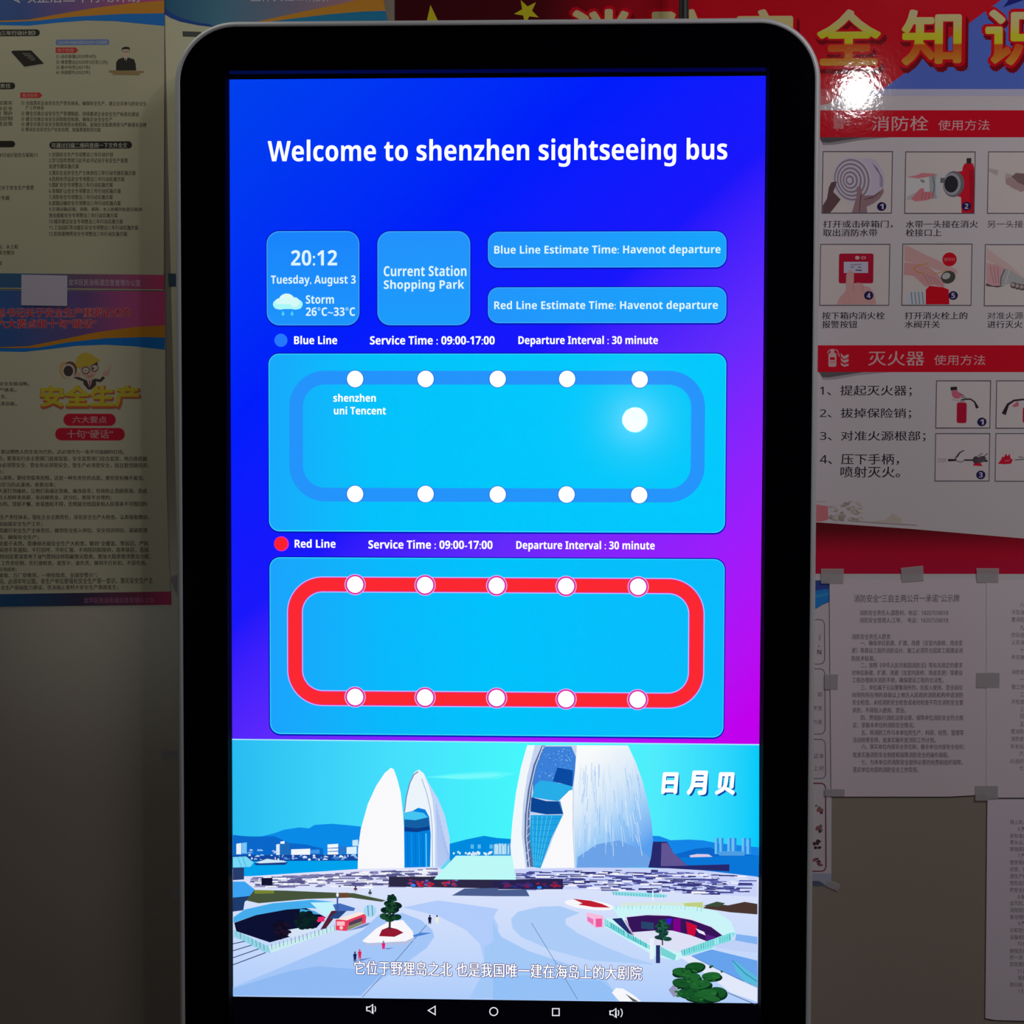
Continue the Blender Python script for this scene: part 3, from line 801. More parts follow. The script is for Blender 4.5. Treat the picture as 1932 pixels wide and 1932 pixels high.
for fn, x, y, w, h, cols in ((l_, 1168, 1225, 130, 190, DG), (r_, 1215, 1385, 110, 130, (E_(20, 75, 60), E_(35, 95, 70), E_(15, 45, 50)))):
    for i in range(34):
        t = i / 34; yy = y + h * (t - .5); ww = w * (.18 + .3 * math.sin(min(1, t * 1.1) * math.pi)) * (0.7 + .3 * math.cos(i * 2.1))
        V.ell(*fn(x + random.uniform(-ww, ww), yy), random.uniform(8, 18) / SK, random.uniform(5, 10) / SK, random.choice(cols), random.uniform(-25, 25), 9)
for i in range(46):
    x = random.uniform(1310, 1640); y = random.uniform(1640, 1880)
    V.ell(*r_(x, y), random.uniform(8, 24) / SK, random.uniform(4, 9) / SK, random.choice((E_(40, 115, 50), E_(18, 70, 36), E_(26, 92, 42))), random.uniform(-25, 25), 9)
V.build('video_picture', display)
YV = V.y - 1e-4
k = Ink(YV)
for ch, x0, y0, x1, y1 in (('日', 1251, 1459, 1277, 1496), ('月', 1299, 1456, 1332, 1498), ('贝', 1352, 1459, 1386, 1498)):
    k.text(ch, x0 + 2, y0 + 2.5, x1 + 2.5, y1 + 2.5, E_(10, 70, 170), 0.05)
    k.text(ch, x0, y0, x1, y1, WHT, 0.05, lift=9, shear=0.08)
k.build('video_title_lettering', display)
k = Ink(YV)
for dx, dy in ((-1.2, 0), (1.2, 0), (0, 1.2), (0, -1.2), (1.2, 1.2)):
    k.text('它位于野狸岛之北 也是我国唯一建在海岛上的大剧院', 668 + dx, 1817 + dy, 1210 + dx, 1844 + dy, E_(90, 85, 140), 0.015, 0.006, 3, 1)
k.text('它位于野狸岛之北 也是我国唯一建在海岛上的大剧院', 668, 1817, 1210, 1844, WHT, 0.012, 0.006, 3, 12)
k.build('video_subtitle_lettering', display)
# navigation bar
k = Ink(LCD - 0.0003); k.poly([(438, 1881), (1431, 1894), (1430, 1932), (438, 1932)], em(2, 2, 6)); k.build('navigation_bar', display)
NW = em(235, 235, 245)


def nav(fn):
    k = Ink(LCD - 0.0006); fn(k); k.build('navigation_icon', display)


def spk(x, y, waves):
    def fn(k):
        k.line([(x - 9, y - 3.6), (x - 4, y - 3.6), (x + 2, y - 9), (x + 2, y + 9), (x - 4, y + 3.6), (x - 9, y + 3.6)], 2.0, NW, True)
        for w in range(waves):
            k.line([(x + 5 + 4 * w + math.cos(t / 10) * 2.5 * (w + 1), y + math.sin(t / 10) * 5.5 * (1 + .5 * w)) for t in range(-12, 13, 3)], 1.8, NW)
    return fn


nav(spk(701, 1903.5, 1)); nav(spk(1160, 1911, 2))
nav(lambda k: k.line([(808, 1906.5), (821, 1898.5), (821, 1914.5)], 2.0, NW, True))
nav(lambda k: k.line([(931.5 + 7.5 * math.cos(i * math.pi / 14), 1908.5 + 7.5 * math.sin(i * math.pi / 14)) for i in range(28)], 2.0, NW, True))
nav(lambda k: k.frame(1042.5, 1903, 1055, 1916, 2.0, NW))
# thin glass over the opening
gm = bpy.data.materials.new('thin_clear_glass'); gm.use_nodes = True
nt = gm.node_tree; nt.nodes.remove(nt.nodes['Principled BSDF'])
tr = nt.nodes.new('ShaderNodeBsdfTransparent'); gl = nt.nodes.new('ShaderNodeBsdfGlossy'); gl.inputs['Roughness'].default_value = 0.0
gl2 = nt.nodes.new('ShaderNodeBsdfGlossy'); gl2.inputs['Roughness'].default_value = 0.13
mg = nt.nodes.new('ShaderNodeMixShader'); mg.inputs[0].default_value = 0.4
nt.links.new(gl.outputs[0], mg.inputs[1]); nt.links.new(gl2.outputs[0], mg.inputs[2])
fr = nt.nodes.new('ShaderNodeFresnel'); fr.inputs[0].default_value = 1.45
mx = nt.nodes.new('ShaderNodeMixShader')
nt.links.new(fr.outputs[0], mx.inputs[0]); nt.links.new(tr.outputs[0], mx.inputs[1]); nt.links.new(mg.outputs[0], mx.inputs[2])
nt.links.new(mx.outputs[0], nt.nodes['Material Output'].inputs[0])
link_mesh('front_glass', [(-OX, KF, OB), (OX, KF, OB), (OX, KF, OT), (-OX, KF, OT)], [[0, 1, 2, 3]], [gm], None, kiosk)

# ------------------------------------------------------------------ fire safety poster (right)
KU, KM, KL = 0.40, 0.31, 0.24
q = [(745, -75), (2140, -75), (2140, 1095), (745, 1095)]
D0 = 0.0007
fire = thing('fire_safety_poster', foot(q, D0), 'large glossy red and white fire safety poster running behind the kiosk top to the right', 'poster')
sheet('sheet', q, D0, 0.0004, pr(148, 142, 146, KU), fire)
YD = -(D0 + 0.0004)
k = Ink(YD - 1e-5)
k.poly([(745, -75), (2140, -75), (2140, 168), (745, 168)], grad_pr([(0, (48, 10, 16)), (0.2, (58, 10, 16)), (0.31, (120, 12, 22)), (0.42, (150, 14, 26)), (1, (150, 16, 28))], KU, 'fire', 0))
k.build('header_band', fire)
k = Ink(YD - 3e-5)
k.poly([(1666, 168), (1712, 134), (1790, 72), (1850, 28), (1905, -12), (1960, -75), (2140, -75), (2140, 168)], pr(62, 80, 150, KU))
k.poly([(1892, 14), (1932, 0), (2140, -60), (2140, -75), (1960, -75)], pr(25, 28, 95, KU))
k.poly([(1541, 168), (2140, 168), (2140, 181), (1541, 181)], pr(158, 156, 180, KU))
k.poly([(1541, 168), (1592, 168), (1580, 186), (1562, 196), (1541, 200)], pr(225, 95, 100, KU))
k.poly([(1541, 181), (1582, 181), (1572, 190), (1562, 196), (1541, 200)], pr(228, 120, 122, KU))
k.build('header_wave', fire)
for pts in (((801, 42), (812, 10), (832, 40), (836, 60), (800, 60)), None):
    k = Ink(YD - 4e-5)
    if pts: cx, cy, r, rot = 818, 64, 55, -6
    else: cx, cy, r, rot = 994, 22, 25, -28
    k.poly([(cx + (r if i % 2 == 0 else r * .4) * math.sin(math.radians(rot + i * 36)), cy - (r if i % 2 == 0 else r * .4) * math.cos(math.radians(rot + i * 36))) for i in range(10)], pr(175, 165, 35, KU))
    k.build('star', fire)
chars = (('消', 1074, 1186), ('防', 1230, 1345), ('安', 1387, 1499), ('全', 1541, 1662), ('知', 1701, 1814), ('识', 1859, 1975))
k = Ink(YD - 6e-5)
for ch, x0, x1 in chars:
    for a in range(0, 360, 40):
        dx, dy = math.cos(math.radians(a)), math.sin(math.radians(a))
        k.text(ch, x0 + 7 * dx + 3, 18 + 6 * dy + 8, x1 + 8 * dx + 5, 123 + 7 * dy + 9, pr(92, 10, 18, KU), 0.0, lift=1 + a * .01)
        k.text(ch, x0 + 7.5 * dx, 18 + 7 * dy, x1 + 7.5 * dx, 123 + 7 * dy, pr(178, 14, 30, KU), 0.0, lift=6 + a * .01)
k.build('title_outline', fire)
gold = grad_pr([(0.0, (215, 160, 60)), (0.16, (220, 130, 45)), (0.34, (205, 85, 35)), (0.37, (205, 95, 35)), (0.40, (190, 185, 40)), (0.55, (190, 185, 45)), (0.72, (190, 180, 110)), (1, (205, 190, 150))], KU, 'fire', 2)
for ch, x0, x1 in chars:
    k = Ink(YD - 1.9e-4); k.text(ch, x0 + 3, 20.5, x1 - 3, 120.5, gold, 0.027); k.build('title_character', fire)
PW = lambda *c: pr(*c, KU)
for i, (y0, y1, main, xm0, xm1, xs0, xs1, K_) in enumerate(((208, 259, '消防栓', 1645, 1751, 1770, 1867, KU), (651.5, 702, '灭火器', 1638, 1744, 1762, 1859, KM))):
    k = Ink(YD - 3e-5)
    sh = pr(62, 58, 62, K_); sh2 = pr(105, 100, 105, K_)
    k.poly([(1545, y1), (1680, y1), (1620, y1 + 6), (1575, y1 + 14), (1553, y1 + 15)], sh2)
    k.poly([(1545, y1), (1630, y1), (1590, y1 + 6), (1565, y1 + 10), (1552, y1 + 10)], sh)
    k.poly([(1400, y0), (2140, y0), (2140, y1), (1400, y1)], pr(150, 12, 28, K_))
    wt = pr(215, 175, 180, K_)
    k.text(main, xm0, y0 + 11, xm1, y1 - 12, wt, 0.006); k.text('使用方法', xs0, y0 + 18, xs1, y1 - 13, wt, 0.0)
    if i == 0:
        for j in range(7): k.line([(1574 + j * 2.7, 216 + j % 2), (1574 + j * 2.7, 243 - (j == 2) * -4)], 1.1, wt)
        k.line([(1591, 229.5), (1606, 229.5)], 1.2, wt); k.line([(1600, 224), (1600, 236)], 1.2, wt)
        k.line([(1600 + 7 * math.cos(math.radians(a)), 229.5 + 7 * math.sin(math.radians(a))) for a in range(40, 325, 15)], 1.2, wt)
    else:
        k.rrect(1563, 666, 1578, 692, 3, wt); k.rect(1567, 660, 1574, 668, wt); k.line([(1561, 666), (1564, 661), (1570, 659), (1580, 661), (1584, 673)], 1.6, wt)
        k.rect(1566, 674, 1575, 679, pr(150, 12, 28, K_)); k.text('灭火器', 1566, 681, 1575, 685, pr(150, 12, 28, K_))
        for j in range(3): k.poly([(1586, 666 + j * 9), (1592, 672 + j * 8), (1601, 668 + j * 9), (1601, 674 + j * 8), (1593, 678 + j * 7), (1587, 673 + j * 8)], wt)
    k.build('section_banner', fire)
# captions
k = Ink(YD - 3e-5)
ck = pr(28, 26, 30, KM)
for s_, x0, x1, y0 in (('打开或击碎箱门，', 1553, 1684, 416), ('取出消防水带', 1553, 1655, 432), ('水带一头接在消火', 1709, 1845, 416), ('栓接口上', 1709, 1776, 432), ('按下箱内消火栓', 1551, 1669, 588.5), ('报警按钮', 1551, 1617, 605), ('打开消火栓上的', 1707, 1825, 588.5), ('水阀开关', 1707, 1773, 605), ('进行灭火', 1863, 1929, 605)):
    k = Ink(YD - 3e-5); k.text(s_, x0, y0, x1, y0 + 14, ck, 0.014); k.build('caption_lettering', fire)
for s_, y in (('另一头接上水枪', 423), ('对准火源根部', 595.5)):
    k = Ink(YD - 3e-5); k.cjk(s_, 1862, y, 17.2, ck, 15); k.build('caption_lettering', fire)
k = Ink(YD - 3e-5); ck = pr(26, 24, 28, KM)
for s_, x0, y0, x1, y1 in (('1、提起灭火器；', 1547, 727, 1720, 748), ('2、拔掉保险销；', 1547, 770, 1719, 790), ('3、对准火源根部；', 1547, 813, 1746, 833), ('4、压下手柄，', 1547, 856, 1696, 877), ('喷射灭火。', 1586, 880, 1698, 901)):
    k.text(s_, x0, y0, x1, y1, ck, 0.009)
k.build('instruction_lettering', fire)


# pictures
def pic(x0, y0, x1, y1, dx, K_, fn, badge=None, w=1.6, bg=(178, 168, 168)):
    k = Ink(YD - 3e-5)
    k.poly([(x0, y0), (x1, y0), (x1 + dx, y1), (x0 + dx, y1)], pr(*bg, K_))
    if fn: fn(k, lambda *c: pr(*c, K_))
    k.line([(x0, y0), (x1, y0), (x1 + dx, y1), (x0 + dx, y1)], w, pr(62, 58, 66, K_), True)
    o = k.build('instruction_picture', fire)
    if badge:
        b_ = Ink(k.y - 3e-5); b_.ell(badge[1], badge[2], 8.7, 8.2, pr(22, 18, 50, K_)); b_.text(badge[0], badge[1] - 3.4, badge[2] - 5, badge[1] + 3.4, badge[2] + 5, pr(190, 180, 200, K_), 0.01)
        b_.build('number_badge', o)
    return o


def c1(x, y): return (1500 + x / 4.294, 190 + y / 4.294)      # detail coordinates of the upper pictures
def c2(x, y): return (1500 + x / 4.294, 600 + y / 4.294)


def p_hose(k, C):
    k.ell(*c1(600, 640), 29, 41, C(128, 120, 135), 8); k.poly([c1(480, 455), c1(620, 495), c1(700, 570), c1(720, 650), c1(700, 740), c1(560, 810), c1(430, 830)], C(132, 124, 140))
    for dx in (0, 16, 30): k.line([c1(630 + dx, 510 + dx), c1(690 + dx * .6, 600 + dx), c1(690 + dx * .6, 700)], 1.0, C(70, 64, 78))
    for i in range(11):
        r = 1 - i / 11.5
        k.ell(*c1(462 - i * 2, 640 + i * .5), 36.5 * r, 43.5 * r, C(158, 150, 162) if i % 2 == 0 else C(92, 84, 96), 12, 30)
    k.poly([c1(295, 660), c1(340, 655), c1(310, 740), c1(370, 800), c1(300, 890), c1(280, 910), c1(225, 910), c1(225, 850), c1(260, 790), c1(275, 700)], C(66, 48, 52))
    k.poly([c1(500, 700), c1(530, 690), c1(550, 770), c1(640, 765), c1(715, 710), c1(720, 740), c1(690, 790), c1(640, 830), c1(580, 860), c1(585, 910), c1(460, 910), c1(480, 840), c1(500, 770)], C(100, 78, 84))
    for i in range(3): k.line([c1(560 + i * 35, 800 - i * 10), c1(640 + i * 25, 785 - i * 22)], 1.2, C(60, 44, 48))
    k.line([c1(535, 760), c1(520, 900)], 1.6, C(62, 46, 50))


def p_coupling(k, C):
    k.poly([c1(905, 620), c1(1100, 600), c1(1110, 790), c1(960, 800), c1(905, 800)], C(172, 170, 172)); k.poly([c1(905, 780), c1(1000, 730), c1(1000, 800), c1(905, 805)], C(120, 118, 120))
    k.poly([c1(1085, 600), c1(1170, 590), c1(1180, 690), c1(1165, 790), c1(1095, 795)], C(108, 110, 114)); k.ell(*c1(1160, 690), 5, 24, C(128, 130, 134)); k.line([c1(1115, 600), c1(1130, 690), c1(1115, 792)], 1.6, C(64, 66, 70))
    k.poly([c1(905, 618), c1(980, 605), c1(1030, 585), c1(1130, 590), c1(1140, 605), c1(1000, 630)], C(150, 92, 98)); k.poly([c1(940, 795), c1(1010, 715), c1(1040, 705), c1(1050, 740), c1(1090, 735), c1(1120, 745), c1(1115, 790), c1(1060, 808), c1(970, 815)], C(142, 84, 92))
    for i in range(3): k.line([c1(1035 + i * 28, 745), c1(1025 + i * 28, 800)], .9, C(95, 52, 58))
    k.line([c1(1015, 640), c1(1040, 665)], 1.4, C(40, 36, 38)); k.line([c1(1030, 635), c1(1050, 660)], 1.2, C(40, 36, 38))
    red = C(150, 18, 32)
    k.poly([c1(1350, 910), c1(1345, 780), c1(1300, 770), c1(1310, 575), c1(1355, 570), c1(1360, 535), c1(1375, 508), c1(1440, 508), c1(1452, 545), c1(1452, 910)], red); k.poly([c1(1410, 560), c1(1452, 560), c1(1452, 910), c1(1420, 910)], C(120, 12, 26))
    k.rect(1500 + 1390 / 4.294, 190 + 465 / 4.294, 1500 + 1428 / 4.294, 190 + 510 / 4.294, C(40, 30, 32))
    k.ell(*c1(1285, 675), 20, 24.5, C(72, 72, 78), -4); k.ell(*c1(1272, 675), 16.5, 21, C(104, 104, 110)); k.ell(*c1(1265, 675), 13, 16, C(30, 28, 32)); k.rect(*c1(1178, 625), *c1(1215, 665), C(70, 70, 76))


def p_nozzle(k, C):
    k.poly([c1(1570, 548), c1(1640, 560), c1(1650, 568), c1(1760, 600), c1(1990, 680), c1(1990, 760), c1(1850, 690), c1(1740, 645), c1(1650, 612), c1(1570, 575)], C(120, 108, 110)); k.poly([c1(1645, 565), c1(1710, 580), c1(1700, 632), c1(1640, 612)], C(146, 136, 138))
    k.poly([c1(1750, 620), c1(1790, 585), c1(1855, 590), c1(1990, 620), c1(1990, 780), c1(1850, 720), c1(1780, 640)], C(84, 66, 66))
    for x, y in ((1735, 655), (1765, 675), (1795, 690), (1830, 705)): k.ell(*c1(x, y), 7, 8, C(112, 92, 94), 30, 14)


def p_alarm(k, C):
    k.rrect(*c1(355, 1238), *c1(635, 1480), 4, C(118, 14, 34)); k.rect(*c1(395, 1305), *c1(592, 1396), C(170, 165, 185)); k.ell(*c1(505, 1272), 4.4, 3.6, C(190, 150, 155)); k.ell(*c1(555, 1272), 4.6, 2.8, C(190, 150, 155)); k.ell(*c1(555, 1272), 2.8, 1.6, C(118, 14, 34))
    k.line([c1(450, 1330), c1(540, 1325)], 1.2, C(80, 70, 90)); k.line([c1(450, 1350), c1(480, 1345)], 1.6, C(80, 70, 90)); k.line([c1(510, 1350), c1(535, 1348)], 1.6, C(60, 50, 70)); k.line([c1(490, 1372), c1(540, 1374)], 2, C(50, 40, 60))
    sk = C(188, 142, 142)
    k.poly([c1(335, 1650), c1(365, 1590), c1(410, 1540), c1(415, 1410), c1(440, 1370), c1(478, 1392), c1(475, 1500), c1(500, 1475), c1(545, 1478), c1(560, 1500), c1(605, 1510), c1(640, 1560), c1(658, 1650)], sk)
    k.line([c1(475, 1480), c1(472, 1540)], 1.0, C(120, 80, 84)); k.line([c1(550, 1500), c1(548, 1550)], 1.0, C(120, 80, 84)); k.line([c1(420, 1550), c1(455, 1640)], 1.4, C(150, 104, 106))


def p_valve(k, C):
    k.poly([c1(885, 1170), c1(935, 1185), c1(1060, 1250), c1(1150, 1290), c1(1310, 1370), c1(1320, 1400), c1(1230, 1390), c1(1140, 1370), c1(1060, 1330), c1(885, 1300)], C(152, 118, 118))
    k.ell(*c1(1240, 1430), 14, 12, C(48, 46, 46), 20); k.ell(*c1(1225, 1420), 8, 6, C(120, 118, 118), 20)
    k.poly([c1(885, 1310), c1(1000, 1320), c1(1080, 1340), c1(1170, 1420), c1(1215, 1500), c1(1200, 1515), c1(1120, 1490), c1(1060, 1510), c1(960, 1420), c1(880, 1410)], C(168, 122, 124))
    for i in range(4): k.line([c1(1040 + i * 28, 1400 + i * 10), c1(1090 + i * 34, 1490 + i * 2)], 1.0, C(110, 74, 78))
    k.poly([c1(1060, 1530), c1(1090, 1500), c1(1200, 1512), c1(1245, 1530), c1(1250, 1650), c1(1060, 1650)], C(178, 16, 32)); k.poly([c1(885, 1650), c1(890, 1620), c1(930, 1545), c1(1050, 1540), c1(1058, 1650)], C(140, 146, 152))
    for i in range(4): k.line([c1(940 + i * 30, 1550), c1(950 + i * 30, 1648)], 1.6, C(74, 80, 88))
    k.ell(*c1(1252, 1285), 13.5, 13, C(186, 18, 36)); k.text('逆时针', *c1(1205, 1272), *c1(1298, 1300), C(225, 150, 155))
    k.line([c1(1080, 1320), c1(990, 1335), c1(960, 1360), c1(985, 1385), c1(1040, 1400)], 1.4, C(225, 160, 60)); k.line([c1(1120, 1400), c1(1190, 1390), c1(1230, 1370)], 1.4, C(225, 160, 60))


def p_spray(k, C):
    k.poly([c1(1550, 1190), c1(1640, 1260), c1(1740, 1330), c1(1850, 1430), c1(1990, 1520), c1(1990, 1580), c1(1800, 1480), c1(1700, 1370), c1(1550, 1290)], C(140, 118, 118)); k.poly([c1(1548, 1310), c1(1650, 1335), c1(1690, 1360), c1(1660, 1500), c1(1548, 1500)], C(172, 132, 136))
    for i in range(3): k.line([c1(1580 + i * 30, 1340), c1(1610 + i * 20, 1480)], 1.2, C(112, 78, 84))
    k.poly([c1(1690, 1360), c1(1740, 1370), c1(1850, 1440), c1(1990, 1530), c1(1990, 1620), c1(1850, 1530), c1(1740, 1480), c1(1660, 1500)], C(112, 112, 114)); k.line([c1(1700, 1365), c1(1670, 1430), c1(1665, 1495)], 2, C(60, 60, 64)); k.line([c1(1735, 1375), c1(1705, 1480)], 1.4, C(160, 160, 164))
    k.poly([c1(1548, 1480), c1(1600, 1500), c1(1700, 1500), c1(1640, 1512), c1(1548, 1500)], C(50, 40, 44))
    for x, y in ((1770, 1495), (1805, 1505), (1840, 1512)): k.ell(*c1(x, y), 6, 6, C(64, 56, 58), 20, 14); k.ell(*c1(x - 4, y - 4), 3.6, 3.4, C(120, 108, 110), 20, 14)


def p_ext1(k, C):
    k.rrect(*c2(1310, 684), *c2(1390, 852), 4, C(122, 14, 34)); k.rect(*c2(1335, 655), *c2(1372, 686), C(110, 100, 104)); k.line([c2(1350, 662), c2(1420, 656), c2(1455, 680), c2(1478, 730)], [2, 2.6, 2.8, 6], C(34, 28, 32)); k.line([c2(1345, 640), c2(1400, 655)], 1.6, C(60, 54, 58))
    k.poly([c2(1258, 560), c2(1312, 556), c2(1314, 582), c2(1262, 588)], C(30, 26, 32)); k.poly([c2(1268, 590), c2(1310, 584), c2(1330, 606), c2(1370, 625), c2(1340, 640), c2(1325, 655), c2(1290, 650), c2(1272, 630)], C(176, 88, 108))
    k.line([c2(1330, 606), c2(1380, 640)], 1.0, C(80, 40, 52)); k.line([c2(1270, 660), c2(1330, 675)], .8, C(90, 84, 88))


def p_ext2(k, C):
    k.line([c2(1690, 780), c2(1725, 700), c2(1775, 668), c2(1850, 660), c2(1990, 655)], [8.5, 4.5, 3.6, 3.4, 3], C(32, 26, 30)); k.poly([c2(1755, 715), c2(1800, 675), c2(1815, 690), c2(1810, 715), c2(1780, 722)], C(165, 84, 100)); k.ell(*c2(1832, 690), 4, 5, C(150, 144, 148)); k.rrect(*c2(1845, 720), *c2(1930, 850), 4, C(122, 14, 34))


def p_ext3(k, C):
    k.line([c2(1240, 1152), c2(1330, 1150), c2(1450, 1152), c2(1560, 1158)], [5, 3, 3, 4], C(32, 26, 30)); k.line([c2(1300, 1140), c2(1335, 1090), c2(1370, 1072)], [4, 2.4, 1.6], C(36, 30, 34)); k.poly([c2(1305, 1130), c2(1340, 1128), c2(1375, 1150), c2(1350, 1165), c2(1310, 1160)], C(150, 144, 148)); k.line([c2(1310, 1160), c2(1350, 1166), c2(1376, 1150)], 1.2, C(40, 34, 38))
    k.poly([c2(1440, 1195), c2(1455, 1172), c2(1500, 1168), c2(1518, 1200)], C(135, 14, 32)); k.ell(*c2(1465, 1150), 6, 7, C(42, 36, 40)); k.ell(*c2(1510, 1145), 9, 6, C(50, 44, 48), 20); k.line([c2(1480, 1120), c2(1520, 1095)], 1.2, C(40, 34, 38)); k.line([c2(1520, 1130), c2(1560, 1098)], 1.4, C(40, 34, 38))
    for i in range(3): k.line([c2(1155, 1140 + i * 14), c2(1225, 1142 + i * 10)], .8, C(80, 74, 80))


def p_ext4(k, C):
    k.poly([c2(1642, 1180), c2(1665, 1155), c2(1680, 1120), c2(1690, 1130), c2(1710, 1098), c2(1720, 1120), c2(1740, 1100), c2(1745, 1135), c2(1765, 1150), c2(1750, 1180), c2(1700, 1185)], C(140, 16, 36)); k.line([c2(1700, 1160), c2(1740, 1150)], 1.6, C(200, 120, 130)); k.line([c2(1780, 1150), c2(1990, 1135)], 1.6, C(50, 44, 48)); k.line([c2(1810, 1125), c2(1850, 1132)], 3, C(90, 84, 88))


pic(1553, 286, 1684.5, 286, 0, KU, None) if False else None
pic(1553, 286, 1684, 402, -2, KM, p_hose, ('1', 1663.5, 389.5)); pic(1709, 286.5, 1840, 402.5, -2, KM, p_coupling, ('2', 1823.5, 389)); pic(1865, 286.5, 1996, 402.5, -2, KM, p_nozzle)
pic(1548.5, 461, 1679, 576, -2, KM, p_alarm, ('4', 1639, 557.5)); pic(1703.5, 460.5, 1834, 576, -2, KM, p_valve, ('5', 1798.5, 557.5)); pic(1859, 461.5, 1990, 577, -2, KM, p_spray)
pic(1767, 718.5, 1869, 807.5, -1.5, KM, p_ext1, ('1', 1852.5, 796), 1.8, (150, 142, 144)); pic(1880.5, 718.5, 1982, 808, -1.5, KM, p_ext2, None, 1.8, (150, 142, 144))
pic(1765.5, 818, 1867.5, 907.5, -1.5, KL, p_ext3, ('3', 1850.5, 896), 1.8, (132, 124, 127)); pic(1879, 818, 1981, 908, -1.5, KL, p_ext4, None, 1.8, (132, 124, 127))
# faint skyline and lower band
k = Ink(YD - 3e-5); g1 = pr(104, 96, 90, KL); g2 = pr(112, 104, 100, KL); g3 = pr(92, 86, 80, KL)
k.poly([(1400, 952), (1541, 952), (1562, 955), (1563, 980), (1550, 984), (1400, 980)], pr(152, 88, 94, KL)); k.line([(1541, 946), (1558, 947)], 1, g3)
rnd = random.Random(8)
for i in range(46):
    t = rnd.random(); x = 1563 + t * 66; top = 955 - 9 * math.sin(min(1, max(0, (x - 1580) / 50)) * math.pi)
    y = rnd.uniform(top, 982); k.ell(x, y, rnd.uniform(3, 6.5), rnd.uniform(1.5, 3), (g1, g2, g3, pr(128, 120, 116, KL))[rnd.randrange(4)], rnd.uniform(-30, 10), 10)
k.poly([(1640, 984), (1670, 981), (1684, 968), (1700, 977), (1702, 988), (1660, 987)], g2); k.line([(1680, 975), (1694, 981)], 1, g1); k.line([(1600, 981), (1660, 986), (1730, 990)], 1.6, g2)
k.build('skyline_print', fire)
k = Ink(YD - 4.5e-5)
k.poly([(745, 962), (1200, 975), (1540, 985.5), (1720, 998), (1932, 1016), (2140, 1036), (2140, 1083), (745, 1082)], grad_pr([(0, (112, 10, 34)), (0.35, (112, 8, 26)), (0.7, (62, 8, 14)), (1, (48, 8, 12))], KL, 'fire', 2))
k.build('footer_band', fire)

# ------------------------------------------------------------------ safety poster strip behind the printed notices
q = [(1420, 1080), (1570, 1080), (1568.5, 1672), (1420, 1671)]
rule = thing('rules_poster', foot(q, 0.0), 'narrow pale blue-headed rules poster whose right edge shows between the kiosk and the printed sheet', 'poster')
KA = 0.2
sheet('sheet', q, 0.0001, 0.0004, pr(104, 99, 103, KA, 'a4'), rule)
YE = -0.0005; k = Ink(YE - 1e-5)
k.poly([(1420, 1080), (1570, 1080), (1570, 1100), (1564, 1136), (1552, 1141), (1541, 1148), (1420, 1190)], pr(22, 34, 82, KA, 'a4'))
k.poly([(1420, 1150), (1500, 1120), (1570, 1110), (1570, 1132), (1552, 1140), (1540, 1148), (1420, 1195)], pr(16, 78, 130, KA, 'a4')); k.poly([(1500, 1128), (1570, 1117), (1570, 1122), (1500, 1136)], pr(30, 104, 150, KA, 'a4'))
k.build('header_wave', rule)
for y0, y1, col in ((1169, 1253, (48, 42, 50)), (1262, 1385, (48, 42, 50)), (1395, 1469, (48, 42, 50)), (1478, 1644, (62, 22, 26))):
    k = Ink(YE - 3e-5); c = pr(*col, KA, 'a4'); sx = (y0 - 1169) / 310 * 2
    k.line([(1430, y0), (1548 + sx, y0), (1553 + sx, y0 + 2), (1555.5 + sx, y0 + 8), (1556 + sx * 1.2, y1 - 8), (1553 + sx * 1.2, y1 - 2), (1548 + sx, y1), (1430, y1)], 1.4 if y0 < 1478 else 2.2, c)
    k.build('rounded_panel_outline', rule)
k = Ink(YE - 3e-5); c = pr(44, 38, 46, KA, 'a4')
for s_, x, y, e in (('丨', 1540, 1203, 13), ('・', 1539, 1219, 12), ('N', 1541, 1230, 12), ('如', 1542, 1310, 10), ('求支', 1532, 1336, 10), ('为发', 1532, 1362, 10), ('证本', 1534, 1426, 10.5), ('上对', 1534, 1449, 10.5)):
    k = Ink(YE - 3e-5); k.cjk(s_, x, y, e, c, bold=0.01); k.build('rules_lettering', rule)
k = Ink(YE - 3e-5); c = pr(36, 20, 24, KA, 'a4'); rnd = random.Random(2)
for x, y in ((1544, 1527), (1543, 1562), (1543, 1594), (1543, 1626)):
    for i in range(8): k.ell(x + rnd.uniform(-7, 6), y + rnd.uniform(-7, 7), rnd.uniform(2, 4.5), rnd.uniform(1.5, 4), (c, pr(80, 40, 42, KA, 'a4'), pr(60, 52, 58, KA, 'a4'))[rnd.randrange(3)], rnd.uniform(0, 90), 9)
k.build('small_emblem', rule)
k = Ink(YE - 3e-5); k.poly([(1420, 1646), (1568.5, 1648), (1568.5, 1672), (1420, 1671)], pr(84, 86, 98, KA, 'a4')); k.poly([(1420, 1662), (1545, 1662), (1560, 1671.5), (1420, 1671)], pr(44, 46, 62, KA, 'a4')); k.build('footer_band', rule)

# ------------------------------------------------------------------ printed A4 notices
DA = 0.0016


def notice(quad, label, d, col, k_):
    o = thing('printed_notice', foot(quad, d), label, 'notice', 'white printed notices taped to the wall')
    sheet('sheet', quad, d, 0.0003, pr(*col, k_, 'a4'), o)
    return o, -(d + 0.0003) - 1e-5


